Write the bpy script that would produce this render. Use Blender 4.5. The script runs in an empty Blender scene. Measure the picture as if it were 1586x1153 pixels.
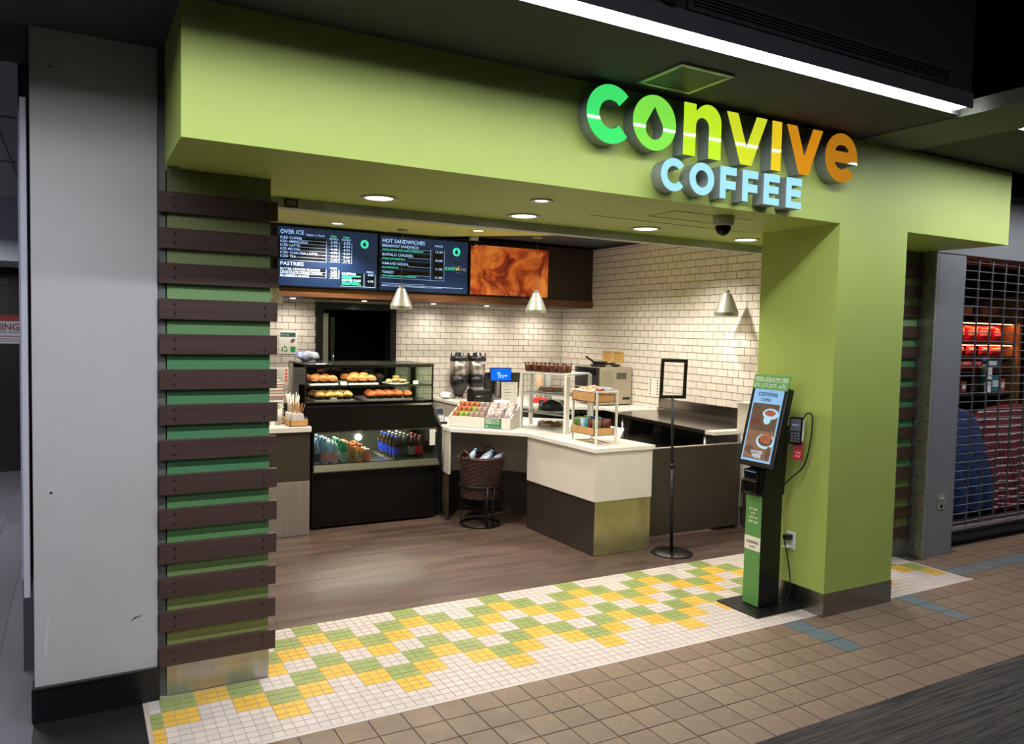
import bpy, bmesh, math, random
from mathutils import Vector, Matrix, noise
random.seed(7)
S = bpy.context.scene
COL = S.collection
PI = math.pi

# ------------------------------------------------------------------ camera, world, lights, exposure
cam_d = bpy.data.cameras.new('camera'); cam = bpy.data.objects.new('camera', cam_d); COL.objects.link(cam)
_f, _yaw, _pit, _rol = 1205.65, -0.510836, -0.0523476, -0.0226838
_R = Matrix.Rotation(_yaw, 3, 'Z') @ Matrix.Rotation(_pit, 3, 'X') @ Matrix.Rotation(_rol, 3, 'Y')
_m = Matrix((_R.col[0], _R.col[2], -_R.col[1])).transposed()
cam.matrix_world = Matrix.Translation((-2.9192, -4.5477, 1.7747)) @ _m.to_4x4()
cam_d.sensor_width = 36; cam_d.lens = _f * 36 / 1586; cam_d.clip_start = .05; cam_d.clip_end = 100
S.camera = cam
S.view_settings.view_transform = 'Standard'; S.view_settings.look = 'None'
S.view_settings.exposure = 0.0; S.view_settings.gamma = 1.0; S.view_settings.use_curve_mapping = False
w = bpy.data.worlds.new('world'); S.world = w; w.use_nodes = True
w.node_tree.nodes['Background'].inputs[0].default_value = (.55, .6, .75, 1)
w.node_tree.nodes['Background'].inputs[1].default_value = 0.02
try:
    S.cycles.max_bounces = 8; S.cycles.diffuse_bounces = 4; S.cycles.transparent_max_bounces = 16
    S.cycles.sample_clamp_indirect = 4; S.cycles.use_denoising = True
except Exception: pass

def lamp(name, kind, loc, power, color=(1, 1, 1), size=.1, rot=(0, 0, 0), parent=None, spot=None, blend=.6, sy=None):
    d = bpy.data.lights.new(name, kind); d.energy = power; d.color = color
    if kind == 'AREA':
        d.size = size
        if sy: d.shape = 'RECTANGLE'; d.size_y = sy
    else: d.shadow_soft_size = size
    if kind == 'SPOT': d.spot_size = math.radians(spot); d.spot_blend = blend
    o = bpy.data.objects.new(name, d); COL.objects.link(o); o.location = loc; o.rotation_euler = rot
    if parent is not None:
        o.parent = parent; o.location = Vector(loc) - ORG.get(parent.name, Vector())
    return o
ORG = {}
STRIP = 71.0
WARM = (1.0, .9, .79)
COOL = (.93, .96, 1.0)
# unseen area lamps added as frontal fill, high above and behind the viewer
lamp('concourse_fill', 'AREA', (-5.5, -6.0, 4.3), 100, COOL, 4.0, (0, 0, 0), sy=1.2)
lamp('concourse_fill', 'AREA', (-.8, -6.0, 4.3), 45, COOL, 3.6, (0, 0, 0), sy=1.0)
lamp('corridor_light', 'AREA', (-4.6, 3.2, 2.6), 110, COOL, .8, (0, 0, 0), sy=3.0)

# ------------------------------------------------------------------ materials
def lin(c): return tuple(((x / 255) / 12.92 if x / 255 <= .04045 else ((x / 255 + .055) / 1.055) ** 2.4) for x in c)
MATS = {}
def M(name, rgb=(200, 200, 200), rough=.5, metal=0, noise_=None, bump=None, emit=0, spec=.5, coat=0, rgb2=None, coord='Object', stretch=(1, 1, 1), trans=0, ergb=None):
    if name in MATS: return MATS[name]
    m = bpy.data.materials.new(name); MATS[name] = m; m.use_nodes = True
    nt = m.node_tree; b = nt.nodes['Principled BSDF']
    c = lin(rgb)
    b.inputs['Base Color'].default_value = (*c, 1); b.inputs['Roughness'].default_value = rough
    b.inputs['Metallic'].default_value = metal; b.inputs['Specular IOR Level'].default_value = spec
    b.inputs['Coat Weight'].default_value = coat; b.inputs['Coat Roughness'].default_value = .05
    b.inputs['Transmission Weight'].default_value = trans
    m.diffuse_color = (*c, 1)
    if emit:
        b.inputs['Emission Color'].default_value = (*(lin(ergb) if ergb else c), 1); b.inputs['Emission Strength'].default_value = emit
    if noise_ or bump:
        tc = nt.nodes.new('ShaderNodeTexCoord'); mp = nt.nodes.new('ShaderNodeMapping')
        mp.inputs['Scale'].default_value = stretch
        nt.links.new(tc.outputs[coord], mp.inputs[0])
    if noise_:
        n = nt.nodes.new('ShaderNodeTexNoise'); n.inputs['Scale'].default_value = noise_[0]; n.inputs['Detail'].default_value = 6
        n.inputs['Roughness'].default_value = .65
        nt.links.new(mp.outputs[0], n.inputs['Vector'])
        r = nt.nodes.new('ShaderNodeValToRGB'); r.color_ramp.elements[0].position = .32; r.color_ramp.elements[1].position = .68
        a = noise_[1]
        c2 = lin(rgb2) if rgb2 else tuple(x * (1 - a) for x in c)
        r.color_ramp.elements[0].color = (*c2, 1); r.color_ramp.elements[1].color = (*[min(1, x * (1 + (0 if rgb2 else a))) for x in c], 1)
        nt.links.new(n.outputs['Fac'], r.inputs[0]); nt.links.new(r.outputs[0], b.inputs['Base Color'])
        if emit and len(noise_) > 2: nt.links.new(r.outputs[0], b.inputs['Emission Color'])
    if bump:
        n2 = nt.nodes.new('ShaderNodeTexNoise'); n2.inputs['Scale'].default_value = bump[0]; n2.inputs['Detail'].default_value = 4
        bp = nt.nodes.new('ShaderNodeBump'); bp.inputs['Strength'].default_value = bump[1]; bp.inputs['Distance'].default_value = .01
        nt.links.new(mp.outputs[0], n2.inputs['Vector']); nt.links.new(n2.outputs['Fac'], bp.inputs['Height']); nt.links.new(bp.outputs[0], b.inputs['Normal'])
    return m
def vary(m, amt=.12, val=True):
    "per object random brightness"
    nt = m.node_tree; b = nt.nodes['Principled BSDF']
    inp = b.inputs['Base Color']
    hs = nt.nodes.new('ShaderNodeHueSaturation'); oi = nt.nodes.new('ShaderNodeObjectInfo'); mr = nt.nodes.new('ShaderNodeMapRange')
    mr.inputs['To Min'].default_value = 1 - amt; mr.inputs['To Max'].default_value = 1 + amt
    nt.links.new(oi.outputs['Random'], mr.inputs['Value']); nt.links.new(mr.outputs[0], hs.inputs['Value'])
    if inp.is_linked:
        src = inp.links[0].from_socket; nt.links.new(src, hs.inputs['Color'])
    else: hs.inputs['Color'].default_value = inp.default_value
    nt.links.new(hs.outputs[0], inp)
    return m
def glass(name, rgb=(235, 245, 240), tint=.9, refl=1.45, rough=0.02):
    if name in MATS: return MATS[name]
    m = bpy.data.materials.new(name); MATS[name] = m; m.use_nodes = True
    nt = m.node_tree; nt.nodes.clear()
    o = nt.nodes.new('ShaderNodeOutputMaterial'); t = nt.nodes.new('ShaderNodeBsdfTransparent'); g = nt.nodes.new('ShaderNodeBsdfGlossy')
    f = nt.nodes.new('ShaderNodeFresnel'); x = nt.nodes.new('ShaderNodeMixShader')
    f.inputs['IOR'].default_value = refl; g.inputs['Roughness'].default_value = rough
    t.inputs['Color'].default_value = (*[c * tint for c in lin(rgb)], 1)
    nt.links.new(f.outputs[0], x.inputs[0]); nt.links.new(t.outputs[0], x.inputs[1]); nt.links.new(g.outputs[0], x.inputs[2]); nt.links.new(x.outputs[0], o.inputs[0])
    return m

LIME = M('lime_paint', (168, 187, 92), .55, bump=(260, .05), noise_=(3, .03))
GREYP = M('grey_paint', (190, 188, 189), .42, noise_=(1.6, .05), bump=(120, .04))
GREYP2 = M('dark_grey_paint', (112, 116, 114), .45, noise_=(3, .06))
GREYM = M('grey_metal_cladding', (126, 128, 133), .4, .25, noise_=(2, .06))
CEILD = M('dark_ceiling_paint', (68, 66, 70), .8, noise_=(4, .05))
BLACKP = M('black_paint', (22, 23, 25), .75)
BULK = M('bulkhead_paint', (50, 51, 54), .7)
BULKL = M('bulkhead_lip', (92, 94, 100), .6)
BLKV = M('black_vinyl', (18, 19, 23), .25, noise_=(5, .2))
BLK = M('black_plastic', (16, 16, 17), .35)
BLKG = M('black_gloss', (7, 7, 8), .12, spec=.15)
BLKM = M('black_metal', (22, 22, 23), .4, .3)
STEEL = M('brushed_steel', (186, 183, 178), .3, .8, noise_=(30, .12), stretch=(1, 1, .06))
STEELH = M('brushed_steel_flat', (150, 147, 140), .25, 1, noise_=(30, .12), stretch=(.08, 1, 1))
GALV = M('galvanised_metal', (168, 170, 158), .35, .5, noise_=(14, .18))
CHROME = M('chrome', (205, 205, 205), .12, 1)
SLAT = M('brown_stained_wood', (72, 53, 47), .5, noise_=(9, .22), stretch=(.15, 6, 6), bump=(60, .12))
SCREW = M('dark_screw', (28, 22, 20), .4, .5)
WPL = M('white_plastic', (228, 226, 218), .4)
WQ = M('white_quartz', (232, 228, 220), .22, noise_=(40, .04))
CREAM = M('cream_laminate', (214, 208, 198), .4, noise_=(6, .03))
BRN = M('brown_laminate', (62, 54, 46), .4, noise_=(8, .06))
BRNK = M('bronze_kick_metal', (66, 58, 52), .3, .4, noise_=(10, .1))
TAUPE = M('taupe_laminate', (188, 178, 164), .5)
WOODL = M('light_wood', (196, 152, 100), .5, noise_=(8, .16), stretch=(.3, 4, 4))
WOODM = M('walnut_panel', (104, 66, 40), .4, noise_=(7, .55), stretch=(.35, 3, 3))
PAPER = M('white_paper', (232, 230, 224), .7)
RUBBER = M('rubber', (20, 20, 20), .8)
GLASS = glass('clear_glass', (250, 253, 251), .99, 1.4); GLASSG = glass('greenish_glass', (244, 250, 243), .985, 1.45)
ACRYL = glass('clear_acrylic', (250, 252, 252), .99, 1.3)

# ------------------------------------------------------------------ mesh helpers
class MB:
    def __init__(s): s.v = []; s.f = []; s.m = []; s.sm = []
    def add(s, vs, fs, mi=0, smooth=False):
        o = len(s.v); s.v += [tuple(p) for p in vs]
        for f in fs: s.f.append(tuple(i + o for i in f)); s.m.append(mi); s.sm.append(smooth)
        return s
    def box(s, x0, x1, y0, y1, z0, z1, mi=0):
        v = [(x, y, z) for z in (z0, z1) for y in (y0, y1) for x in (x0, x1)]
        return s.add(v, [(0, 2, 3, 1), (4, 5, 7, 6), (0, 1, 5, 4), (2, 6, 7, 3), (0, 4, 6, 2), (1, 3, 7, 5)], mi)
    def prism(s, poly, z0, z1, mi=0):
        n = len(poly); a = sum(poly[i][0] * poly[(i + 1) % n][1] - poly[(i + 1) % n][0] * poly[i][1] for i in range(n))
        if a < 0: poly = poly[::-1]
        v = [(x, y, z0) for x, y in poly] + [(x, y, z1) for x, y in poly]
        f = [tuple(range(n))[::-1], tuple(range(n, 2 * n))] + [(i, (i + 1) % n, (i + 1) % n + n, i + n) for i in range(n)]
        return s.add(v, f, mi)
    def prism_ax(s, poly, a0, a1, ax='x', mi=0):
        "poly in the two other axes (y,z) for x, (x,z) for y"
        n = len(poly)
        mk = (lambda p, a: (a, p[0], p[1])) if ax == 'x' else (lambda p, a: (p[0], a, p[1]))
        v = [mk(p, a0) for p in poly] + [mk(p, a1) for p in poly]
        f = [tuple(range(n))[::-1], tuple(range(n, 2 * n))] + [(i, (i + 1) % n, (i + 1) % n + n, i + n) for i in range(n)]
        return s.add(v, f, mi)
    def quad(s, a, b, c, d, mi=0): return s.add([a, b, c, d], [(0, 1, 2, 3)], mi)
    def lathe(s, prof, cx=0, cy=0, n=20, mi=0, cap=True, smooth=True, mis=None):
        v = [(cx + r * math.cos(2 * PI * k / n), cy + r * math.sin(2 * PI * k / n), z) for r, z in prof for k in range(n)]
        o = len(s.v); s.v += v
        for j in range(len(prof) - 1):
            for k in range(n):
                a, b = j * n + k, j * n + (k + 1) % n
                s.f.append((o + a, o + b, o + b + n, o + a + n)); s.m.append(mis[j] if mis else mi); s.sm.append(smooth)
        if cap:
            s.f.append(tuple(o + k for k in range(n))[::-1]); s.m.append(mis[0] if mis else mi); s.sm.append(False)
            q = o + (len(prof) - 1) * n
            s.f.append(tuple(q + k for k in range(n))); s.m.append(mis[-1] if mis else mi); s.sm.append(False)
        return s
    def tube(s, pts, r, n=8, mi=0, closed=False):
        pts = [Vector(p) for p in pts]; N = len(pts); o = len(s.v); up = None
        for i, p in enumerate(pts):
            a = pts[(i - 1) % N] if (closed or i) else p; b = pts[(i + 1) % N] if (closed or i < N - 1) else p
            t = (b - a).normalized()
            if up is None: up = t.orthogonal().normalized()
            up = (up - t * up.dot(t)).normalized(); sd = t.cross(up)
            for k in range(n):
                q = 2 * PI * k / n; s.v.append(tuple(p + (up * math.cos(q) + sd * math.sin(q)) * r))
        for i in range(N if closed else N - 1):
            j = (i + 1) % N
            for k in range(n):
                s.f.append((o + i * n + k, o + i * n + (k + 1) % n, o + j * n + (k + 1) % n, o + j * n + k)); s.m.append(mi); s.sm.append(True)
        if not closed:
            s.f.append(tuple(o + k for k in range(n))[::-1]); s.m.append(mi); s.sm.append(False)
            s.f.append(tuple(o + (N - 1) * n + k for k in range(n))); s.m.append(mi); s.sm.append(False)
        return s
    def rod(s, a, b, r, n=8, mi=0): return s.tube([a, b], r, n, mi)
    def ball(s, c, rx, ry, rz, nu=14, nv=8, mi=0, bumpy=0, sc=20, zmin=-1):
        prof = []
        o = len(s.v)
        for j in range(nv + 1):
            th = -PI / 2 + PI * j / nv
            for k in range(nu):
                ph = 2 * PI * k / nu
                d = Vector((math.cos(th) * math.cos(ph), math.cos(th) * math.sin(ph), max(zmin, math.sin(th))))
                f = 1 + bumpy * noise.noise(Vector((c[0] + d.x * rx, c[1] + d.y * ry, c[2] + d.z * rz)) * sc)
                s.v.append((c[0] + d.x * rx * f, c[1] + d.y * ry * f, c[2] + d.z * rz * f))
        for j in range(nv):
            for k in range(nu):
                s.f.append((o + j * nu + k, o + j * nu + (k + 1) % nu, o + (j + 1) * nu + (k + 1) % nu, o + (j + 1) * nu + k)); s.m.append(mi); s.sm.append(True)
        return s
    def xf(s, mat):
        s.v = [tuple(mat @ Vector(p)) for p in s.v]; return s
    def mesh(s, name, mats, org=Vector()):
        me = bpy.data.meshes.new(name)
        me.from_pydata([(p[0] - org[0], p[1] - org[1], p[2] - org[2]) for p in s.v], [], s.f)
        for m in (mats if isinstance(mats, (list, tuple)) else [mats]): me.materials.append(m)
        me.polygons.foreach_set('material_index', s.m); me.polygons.foreach_set('use_smooth', s.sm)
        me.update(); return me
    def build(s, name, mats, parent=None, bev=0, kind=None, loc=None, label=None):
        org = ORG.get(parent.name, Vector()) if parent is not None else (Vector(loc) if loc else Vector())
        o = bpy.data.objects.new(name, s.mesh(name, mats, org)); COL.objects.link(o)
        if parent is not None: o.parent = parent
        elif loc: o.location = loc
        ORG[o.name] = org
        if bev:
            md = o.modifiers.new('bevel', 'BEVEL'); md.width = bev; md.segments = 2; md.limit_method = 'ANGLE'; md.angle_limit = .8
        if kind: o['kind'] = kind
        if label: o['label'] = label
        return o
def tag(o, label, cat, group=None):
    o['label'] = label; o['category'] = cat
    if group: o['group'] = group
    return o
def T(name, label, cat, loc=(0, 0, 0), group=None):
    o = bpy.data.objects.new(name, None); COL.objects.link(o); o.location = loc; o.empty_display_size = .05
    ORG[o.name] = Vector(loc)
    return tag(o, label, cat, group)
def dup(root, loc, rz=0, label=None, rx=None, scale=None):
    def cp(o, par):
        c = o.copy(); COL.objects.link(c)
        if par is not None: c.parent = par; c.matrix_parent_inverse = Matrix()
        for ch in list(o.children): cp(ch, c)
        return c
    c = cp(root, None); c.location = loc; c.rotation_euler = (rx or (0, 0))[0], (rx or (0, 0))[1], rz
    if label: c['label'] = label
    if scale: c.scale = (scale,) * 3
    return c
def lbl(o, s): o['label'] = s; return o
ORD = ['first', 'second', 'third', 'fourth', 'fifth', 'sixth', 'seventh', 'eighth', 'ninth', 'tenth', 'eleventh', 'twelfth']
def text(lines, mat, right, up, name='lettering', parent=None, depth=0.0, kind='stuff', bold=0.0):
    "lines: (string, origin, size[, width]) baseline-left at origin; joined to one mesh"
    r = Vector(right).normalized(); u = Vector(up).normalized(); n = r.cross(u)
    mb = MB()
    for L in lines:
        st, org, size = L[:3]
        cu = bpy.data.curves.new('t', 'FONT'); cu.body = st; cu.size = size; cu.resolution_u = 2; cu.extrude = depth; cu.offset = bold * size
        ob = bpy.data.objects.new('t', cu); me = bpy.data.meshes.new_from_object(ob)
        xs = [v.co.x for v in me.vertices]
        kx = 1.0
        if len(L) > 3 and L[3] and xs and max(xs) > 0: kx = L[3] / max(xs)
        O = Vector(org)
        mb.add([O + r * (v.co.x * kx) + u * v.co.y + n * (v.co.z + depth) for v in me.vertices], [tuple(p.vertices) for p in me.polygons])
        bpy.data.objects.remove(ob); bpy.data.curves.remove(cu); bpy.data.meshes.remove(me)
    return mb.build(name, mat, parent, kind=kind)
def struct(mb, name, mats, parent=None, bev=0, label=None):
    o = mb.build(name, mats, parent, bev)
    if parent is None: o['kind'] = 'structure'
    if label: o['label'] = label
    return o
def arc(cx, cz, rx, rz, a0, a1, n=16):
    return [(cx + rx * math.cos(math.radians(a0 + (a1 - a0) * k / n)), cz + rz * math.sin(math.radians(a0 + (a1 - a0) * k / n))) for k in range(n + 1)]
def outline(polys, y0, y1, fill='BOTH'):
    "XZ outlines with holes, extruded between y0 and y1"
    cu = bpy.data.curves.new('c', 'CURVE'); cu.dimensions = '2D'; cu.fill_mode = fill; cu.extrude = abs(y1 - y0) / 2
    for P in polys:
        sp = cu.splines.new('POLY'); sp.points.add(len(P) - 1); sp.use_cyclic_u = True
        for i, (x, z) in enumerate(P): sp.points[i].co = (x, z, 0, 1)
    ob = bpy.data.objects.new('c', cu); me = bpy.data.meshes.new_from_object(ob); mb = MB(); ym = (y0 + y1) / 2
    mb.add([(v.co.x, ym - v.co.z, v.co.y) for v in me.vertices], [tuple(p.vertices) for p in me.polygons])
    bpy.data.objects.remove(ob); bpy.data.curves.remove(cu); bpy.data.meshes.remove(me)
    return mb

# ================================================================== SETTING: floors
B = .1524; TS = B / 3
# grout beds
mosaic_bed = struct(MB().box(-2.66, 2.935, -1.247, 0, -.03, -.003), 'floor', M('pale_grout', (182, 168, 156), .8))
quarry_bed = struct(MB().box(-2.66, 9, -2.195, -1.247, -.03, -.004).box(2.935, 9, -1.247, -.45, -.03, -.004), 'floor', M('dark_grout', (104, 98, 92), .85, noise_=(2.5, .6), rgb2=(60, 56, 52)))
shop_bed = struct(MB().box(-2.6, 3.056, 0, 4.7, -.03, -.003), 'floor', M('plank_seam', (70, 54, 46), .7))
MT = {'W': vary(M('white_mosaic', (200, 190, 183), .28, noise_=(9, .06), bump=(90, .08)), .07),
      'G': vary(M('green_mosaic', (142, 156, 94), .28, noise_=(9, .08), bump=(90, .08)), .06),
      'Y': vary(M('yellow_mosaic', (214, 174, 74), .28, noise_=(9, .06), bump=(90, .08)), .05)}
PAT = [{0: 'G'}, {3: 'G', 0: 'Y', 1: 'G'}, {2: 'G', 3: 'Y', 1: 'Y'}, {2: 'Y', 0: 'G'}, {3: 'G', 0: 'Y', 1: 'G'}, {2: 'G', 3: 'Y', 1: 'Y'}, {2: 'Y'}, {}]
camp = Vector((-2.9192, -4.5477, 0))
cells = []
for i in range(-52, 58):
    for j in range(24):
        x = i * TS; y = -j * TS
        if x + TS > 2.932: continue
        if 1.2 < x < 1.84 and y - TS < -.68: continue
        if -2.58 < x + .01 < -2.12 and y > -.56: continue
        if x > 2.4 and y > -.56: continue
        cells.append(((Vector((x, y, 0)) - camp).length, x, y, PAT[j // 3].get((i // 3) % 4, 'W')))
cells.sort(key=lambda c: c[0] if c[2] > -1.05 - max(0, (c[1] + 2.6)) * .6 or c[1] > -2.0 else 99)
g = .0022
near = cells[:300]; far = cells[300:]
tme = {k: MB().box(g, TS - g, -TS + g, -g, -.004, 0).mesh('mosaic_tile', MT[k]) for k in 'WGY'}
for d, x, y, k in near:
    o = bpy.data.objects.new('mosaic_tile', tme[k]); COL.objects.link(o); o.parent = mosaic_bed; o.location = (x, y, random.uniform(-.0006, .0003))
mb = MB(); order = 'WGY'
for d, x, y, k in far:
    z = random.uniform(-.0006, .0003)
    mb.add([(x + g, y - TS + g, z), (x + TS - g, y - TS + g, z), (x + TS - g, y - g, z), (x + g, y - g, z)] +
           [(x + g, y - TS + g, -.004), (x + TS - g, y - TS + g, -.004), (x + TS - g, y - g, -.004), (x + g, y - g, -.004)],
           [(0, 1, 2, 3), (4, 5, 1, 0), (5, 6, 2, 1), (6, 7, 3, 2), (7, 4, 0, 3)], order.index(k))
mb.build('mosaic_tiles', [MT['W'], MT['G'], MT['Y']], mosaic_bed, kind='stuff')
MB().box(-2.66, 2.935, -1.247, -24 * TS, -.004, 0).build('edge_border', MT['W'], mosaic_bed)

# quarry tiles
QB = vary(M('quarry_tile', (124, 105, 86), .5, noise_=(3.5, .3), bump=(40, .1)), .1)
QS = vary(M('blue_slate_tile', (92, 106, 112), .45, noise_=(12, .2)), .08)
QP = .157
qt = {}
def qtile(x, y, w, h, mat):
    key = (round(w, 3), round(h, 3), mat.name)
    if key not in qt: qt[key] = MB().box(.003, w - .003, .003, h - .003, -.01, 0).mesh('floor_tile', mat)
    o = bpy.data.objects.new('floor_tile', qt[key]); COL.objects.link(o); o.parent = quarry_bed; o.location = (x, y, random.uniform(-.001, .0008))
qall = []
for r in range(6):
    y = -1.247 - (r + 1) * .158
    for c in range(-24, 46):
        x = .89 + c * QP
        if x < -2.66: continue
        blue = (c == 0 and r < 3) or (c == 7 and r < 3)
        qall.append((x, y, QP, .158, QS if blue else QB))
for r, (y0, h, st) in enumerate([(-1.247, .092, 0), (-1.155, .155, 1), (-1.0, .157, 0), (-.843, .157, 0), (-.686, .157, 0)]):
    for c in range(0, 22):
        x = 2.935 + c * QP
        if x < 3.46 and y0 > -.75: continue
        if y0 == -.843 and x < 3.44: h2 = .1
        else: h2 = h
        qall.append((x, y0, QP, h2, QS if st else QB))
qall.sort(key=lambda q: (Vector((q[0], q[1], 0)) - camp).length if q[0] > -1.2 or q[1] > -1.4 else 50)
for q in qall[:300]: qtile(*q)
mb = MB()
for x, y, w_, h_, m_ in qall[300:]: mb.box(x + .003, x + w_ - .003, y + .003, y + h_ - .003, -.01, 0, 0 if m_ is QB else 1)
mb.build('floor_tiles', [QB, QS], quarry_bed, kind='stuff')

# wood look planks in the shop
PLK = vary(M('brown_plank', (86, 70, 62), .36, noise_=(4, .42), stretch=(.35, 2.6, 1), bump=(30, .05)), .09)
pl = {}
for r in range(19):
    y = .1 - .228 + r * .228; y0 = max(y, 0); y1 = min(y + .228, 4.7)
    if y1 - y0 < .02: continue
    x = -2.6 - random.choice([.2, .5, .8])
    while x < 3.056:
        x0 = max(x, -2.6); x1 = min(x + .914, 3.056)
        if x1 - x0 > .02:
            me = MB().box(x0 + .0008, x1 - .0008, y0 + .0008, y1 - .0008, -.003, 0).build('floor_plank', PLK, shop_bed)
        x += .914
# carpet
CARP = M('striped_carpet', (110, 104, 100), .95, noise_=(6, .8), stretch=(.35, 9, 1), bump=(220, .9), rgb2=(30, 29, 30))
struct(MB().box(-4, 9, -9, -2.195, -.03, .002), 'floor', CARP)
struct(MB().box(-3.09, -2.66, -2.195, -.3, -.03, -.001), 'floor', M('black_floor_coating', (24, 24, 27), .45, noise_=(30, .4)))
cor = struct(MB().box(-9, -3.09, -2.195, 9, -.03, -.003), 'floor', M('dark_seam', (50, 49, 54), .7))
CPL = vary(M('grey_plank', (96, 94, 102), .4, noise_=(4, .16), stretch=(2, .4, 1)), .1)
for c in range(5):
    for r in range(9):
        x = -3.092 - (c + 1) * .19; y = -2.19 + r * 1.22 - (c % 2) * .5
        y0 = max(y, -2.19)
        MB().box(x + .001, x + .189, y0, min(y + 1.219, 9), -.003, 0).build('floor_plank', CPL, cor)

# ================================================================== walls of the shop
GROUT = M('dark_wall_grout', (52, 47, 43), .8)
BR = vary(M('cream_subway_tile', (228, 221, 210), .22, noise_=(14, .05), bump=(20, .06)), .06)
wb = struct(MB().box(-2.6, -.43, 4.7, 4.85, 0, 3.0).box(.57, 3.2, 4.7, 4.85, 0, 3.0).box(-.43, .57, 4.7, 4.85, 2.07, 3.0), 'wall_back', GROUT)
wr = struct(MB().box(3.056, 3.2, -.1, 4.7, 0, 3.0), 'wall_right', GROUT)
struct(MB().box(-2.75, -2.6, -.1, 4.85, 0, 3.0), 'wall_left', M('cream_wall_paint', (214, 208, 194), .7))
PX, PZ = .155, .079
def tiles(par, fr, a0, a1, z0, z1, skip, cx, mk):
    L = []
    k = 0; z = z0
    while z < z1 - .01:
        a = a0 - (PX / 2 if k % 2 else 0)
        while a < a1:
            b0 = max(a, a0); b1 = min(a + PX, a1)
            segs = [(b0, b1)]
            if skip:
                s0, s1, sz = skip
                if z + PZ / 2 < sz:
                    segs = [(p, min(q, s0)) for p, q in segs if p < s0] + [(max(p, s1), q) for p, q in segs if q > s1]
            for p, q in segs:
                if q - p > .012: L.append((p, q, z, min(z + PZ, z1)))
            a += PX
        z += PZ; k += 1
    L.sort(key=lambda t: cx(t))
    cache = {}
    for i, (p, q, zz, zt) in enumerate(L[:300]):
        key = (round(q - p, 3), round(zt - zz, 3))
        if key not in cache: cache[key] = mk(MB(), 0, q - p, 0, zt - zz).mesh('tile', BR)
        o = bpy.data.objects.new('tile', cache[key]); COL.objects.link(o); o.parent = par; o.location = fr(p, zz)
    mb = MB()
    for p, q, zz, zt in L[300:]: mk(mb, p, q, zz, zt)
    mb.build('tiles', BR, par, kind='stuff')
gg = .003
tiles(wb, lambda a, z: (a, 0, z), -1.6, 3.055, .87, 2.2, (-.43, .57, 2.07), lambda t: (t[2] < .9) + abs(t[0] - .6) + abs(t[2] - 1.6) * .5,
      lambda m, a, b, c, d: m.box(a + gg, b - gg, 4.695, 4.7, c + gg, d - gg))
tiles(wr, lambda a, z: (0, a, z), .7, 4.694, .87, 2.87, None, lambda t: t[0] + (0 if t[2] > .95 else 5),
      lambda m, a, b, c, d: m.box(3.051, 3.056, a + gg, b - gg, c + gg, d - gg))
# doorway in the back wall with dark room behind
t = struct(MB().box(-.43, -.35, 4.66, 4.86, 0, 2.07).box(.5, .57, 4.66, 4.86, 0, 2.07).box(-.35, .5, 4.66, 4.86, 1.99, 2.07), 'door_1', BLK)
t['label'] = 'black framed doorway in the tiled back wall'
struct(MB().box(-.9, 1.1, 6.2, 6.3, 0, 2.4).box(-1, -.9, 4.86, 6.3, 0, 2.4).box(1.1, 1.2, 4.86, 6.3, 0, 2.4).box(-1, 1.2, 4.86, 6.3, 2.4, 2.5), 'wall_far', BLACKP)
struct(MB().box(-1, 1.2, 4.7, 6.3, -.03, -.001), 'floor', BLACKP)
fr = T('refrigerator', 'tall stainless refrigerator edge inside the dark doorway', 'refrigerator', (-.3, 4.98, 0))
MB().box(-.33, -.2, 4.95, 5.6, .02, 1.95).build('body', STEEL, fr, .01)
MB().box(-.19, -.13, 4.93, 5.0, 1.5, 1.9).box(-.19, -.15, 4.96, 5.6, .02, 1.9).build('door', M('dark_door', (40, 38, 36), .3, .4), fr, .006)
MB().rod((-.16, 4.9, 1.0), (-.16, 4.9, 1.5), .016).rod((-.16, 4.9, 1.1), (-.16, 4.96, 1.1), .01).rod((-.16, 4.9, 1.4), (-.16, 4.96, 1.4), .01).build('handle', CHROME, fr)

# ceilings
CLIME = M('lime_paint_brightened', (214, 214, 108), .6, noise_=(3, .03))  # lime paint made lighter and warmer, standing in for bounced light
struct(MB().prism([(-2.6, -.1), (3.056, -.1), (3.056, 2.9), (1.85, 2.95), (.7, 4.09), (-2.6, 4.09)], 2.87, 2.9), 'ceiling', CLIME)
struct(MB().box(-2.6, 3.056, -.1, 4.85, 2.905, 2.96), 'ceiling', BULK)
struct(MB().box(-2.5, 3.03, -.66, -.1, 2.49, 2.87), 'ceiling', LIME)
struct(MB().box(-2.5, 3.05, -.1, -.015, 2.435, 2.87), 'trim_1', M('shutter_housing', (152, 158, 150), .4, .2, noise_=(2, .15)))
# fascia and free standing column (one painted piece of front wall)
poly = [(-2.565, 2.49), (1.215, 2.49), (1.215, .15), (1.885, .15), (1.885, 2.49), (3.07, 2.49), (3.07, 3.02), (-2.565, 3.02)]
wf = struct(MB().box(-2.565, 3.07, -1.285, -.66, 2.49, 3.02).box(1.215, 1.885, -1.285, -.66, .15, 2.49), 'wall_front', LIME, label='lime green fascia with free-standing column')
MB().box(1.21, 1.89, -1.29, -.655, 0, .15).build('base_plate', STEELH, wf, .002)
# thin seam and access panel in the soffit
mb = MB()
for (x0, x1, y0, y1) in [(-.2, 1.1, -.62, -.616), (.1, .7, -1.05, -1.046), (.1, .104, -1.05, -.8), (.1, .7, -.804, -.8)]: mb.box(x0, x1, y0, y1, 2.488, 2.49)
mb.build('panel_seam', M('olive_seam', (90, 98, 50), .7), wf)

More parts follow.
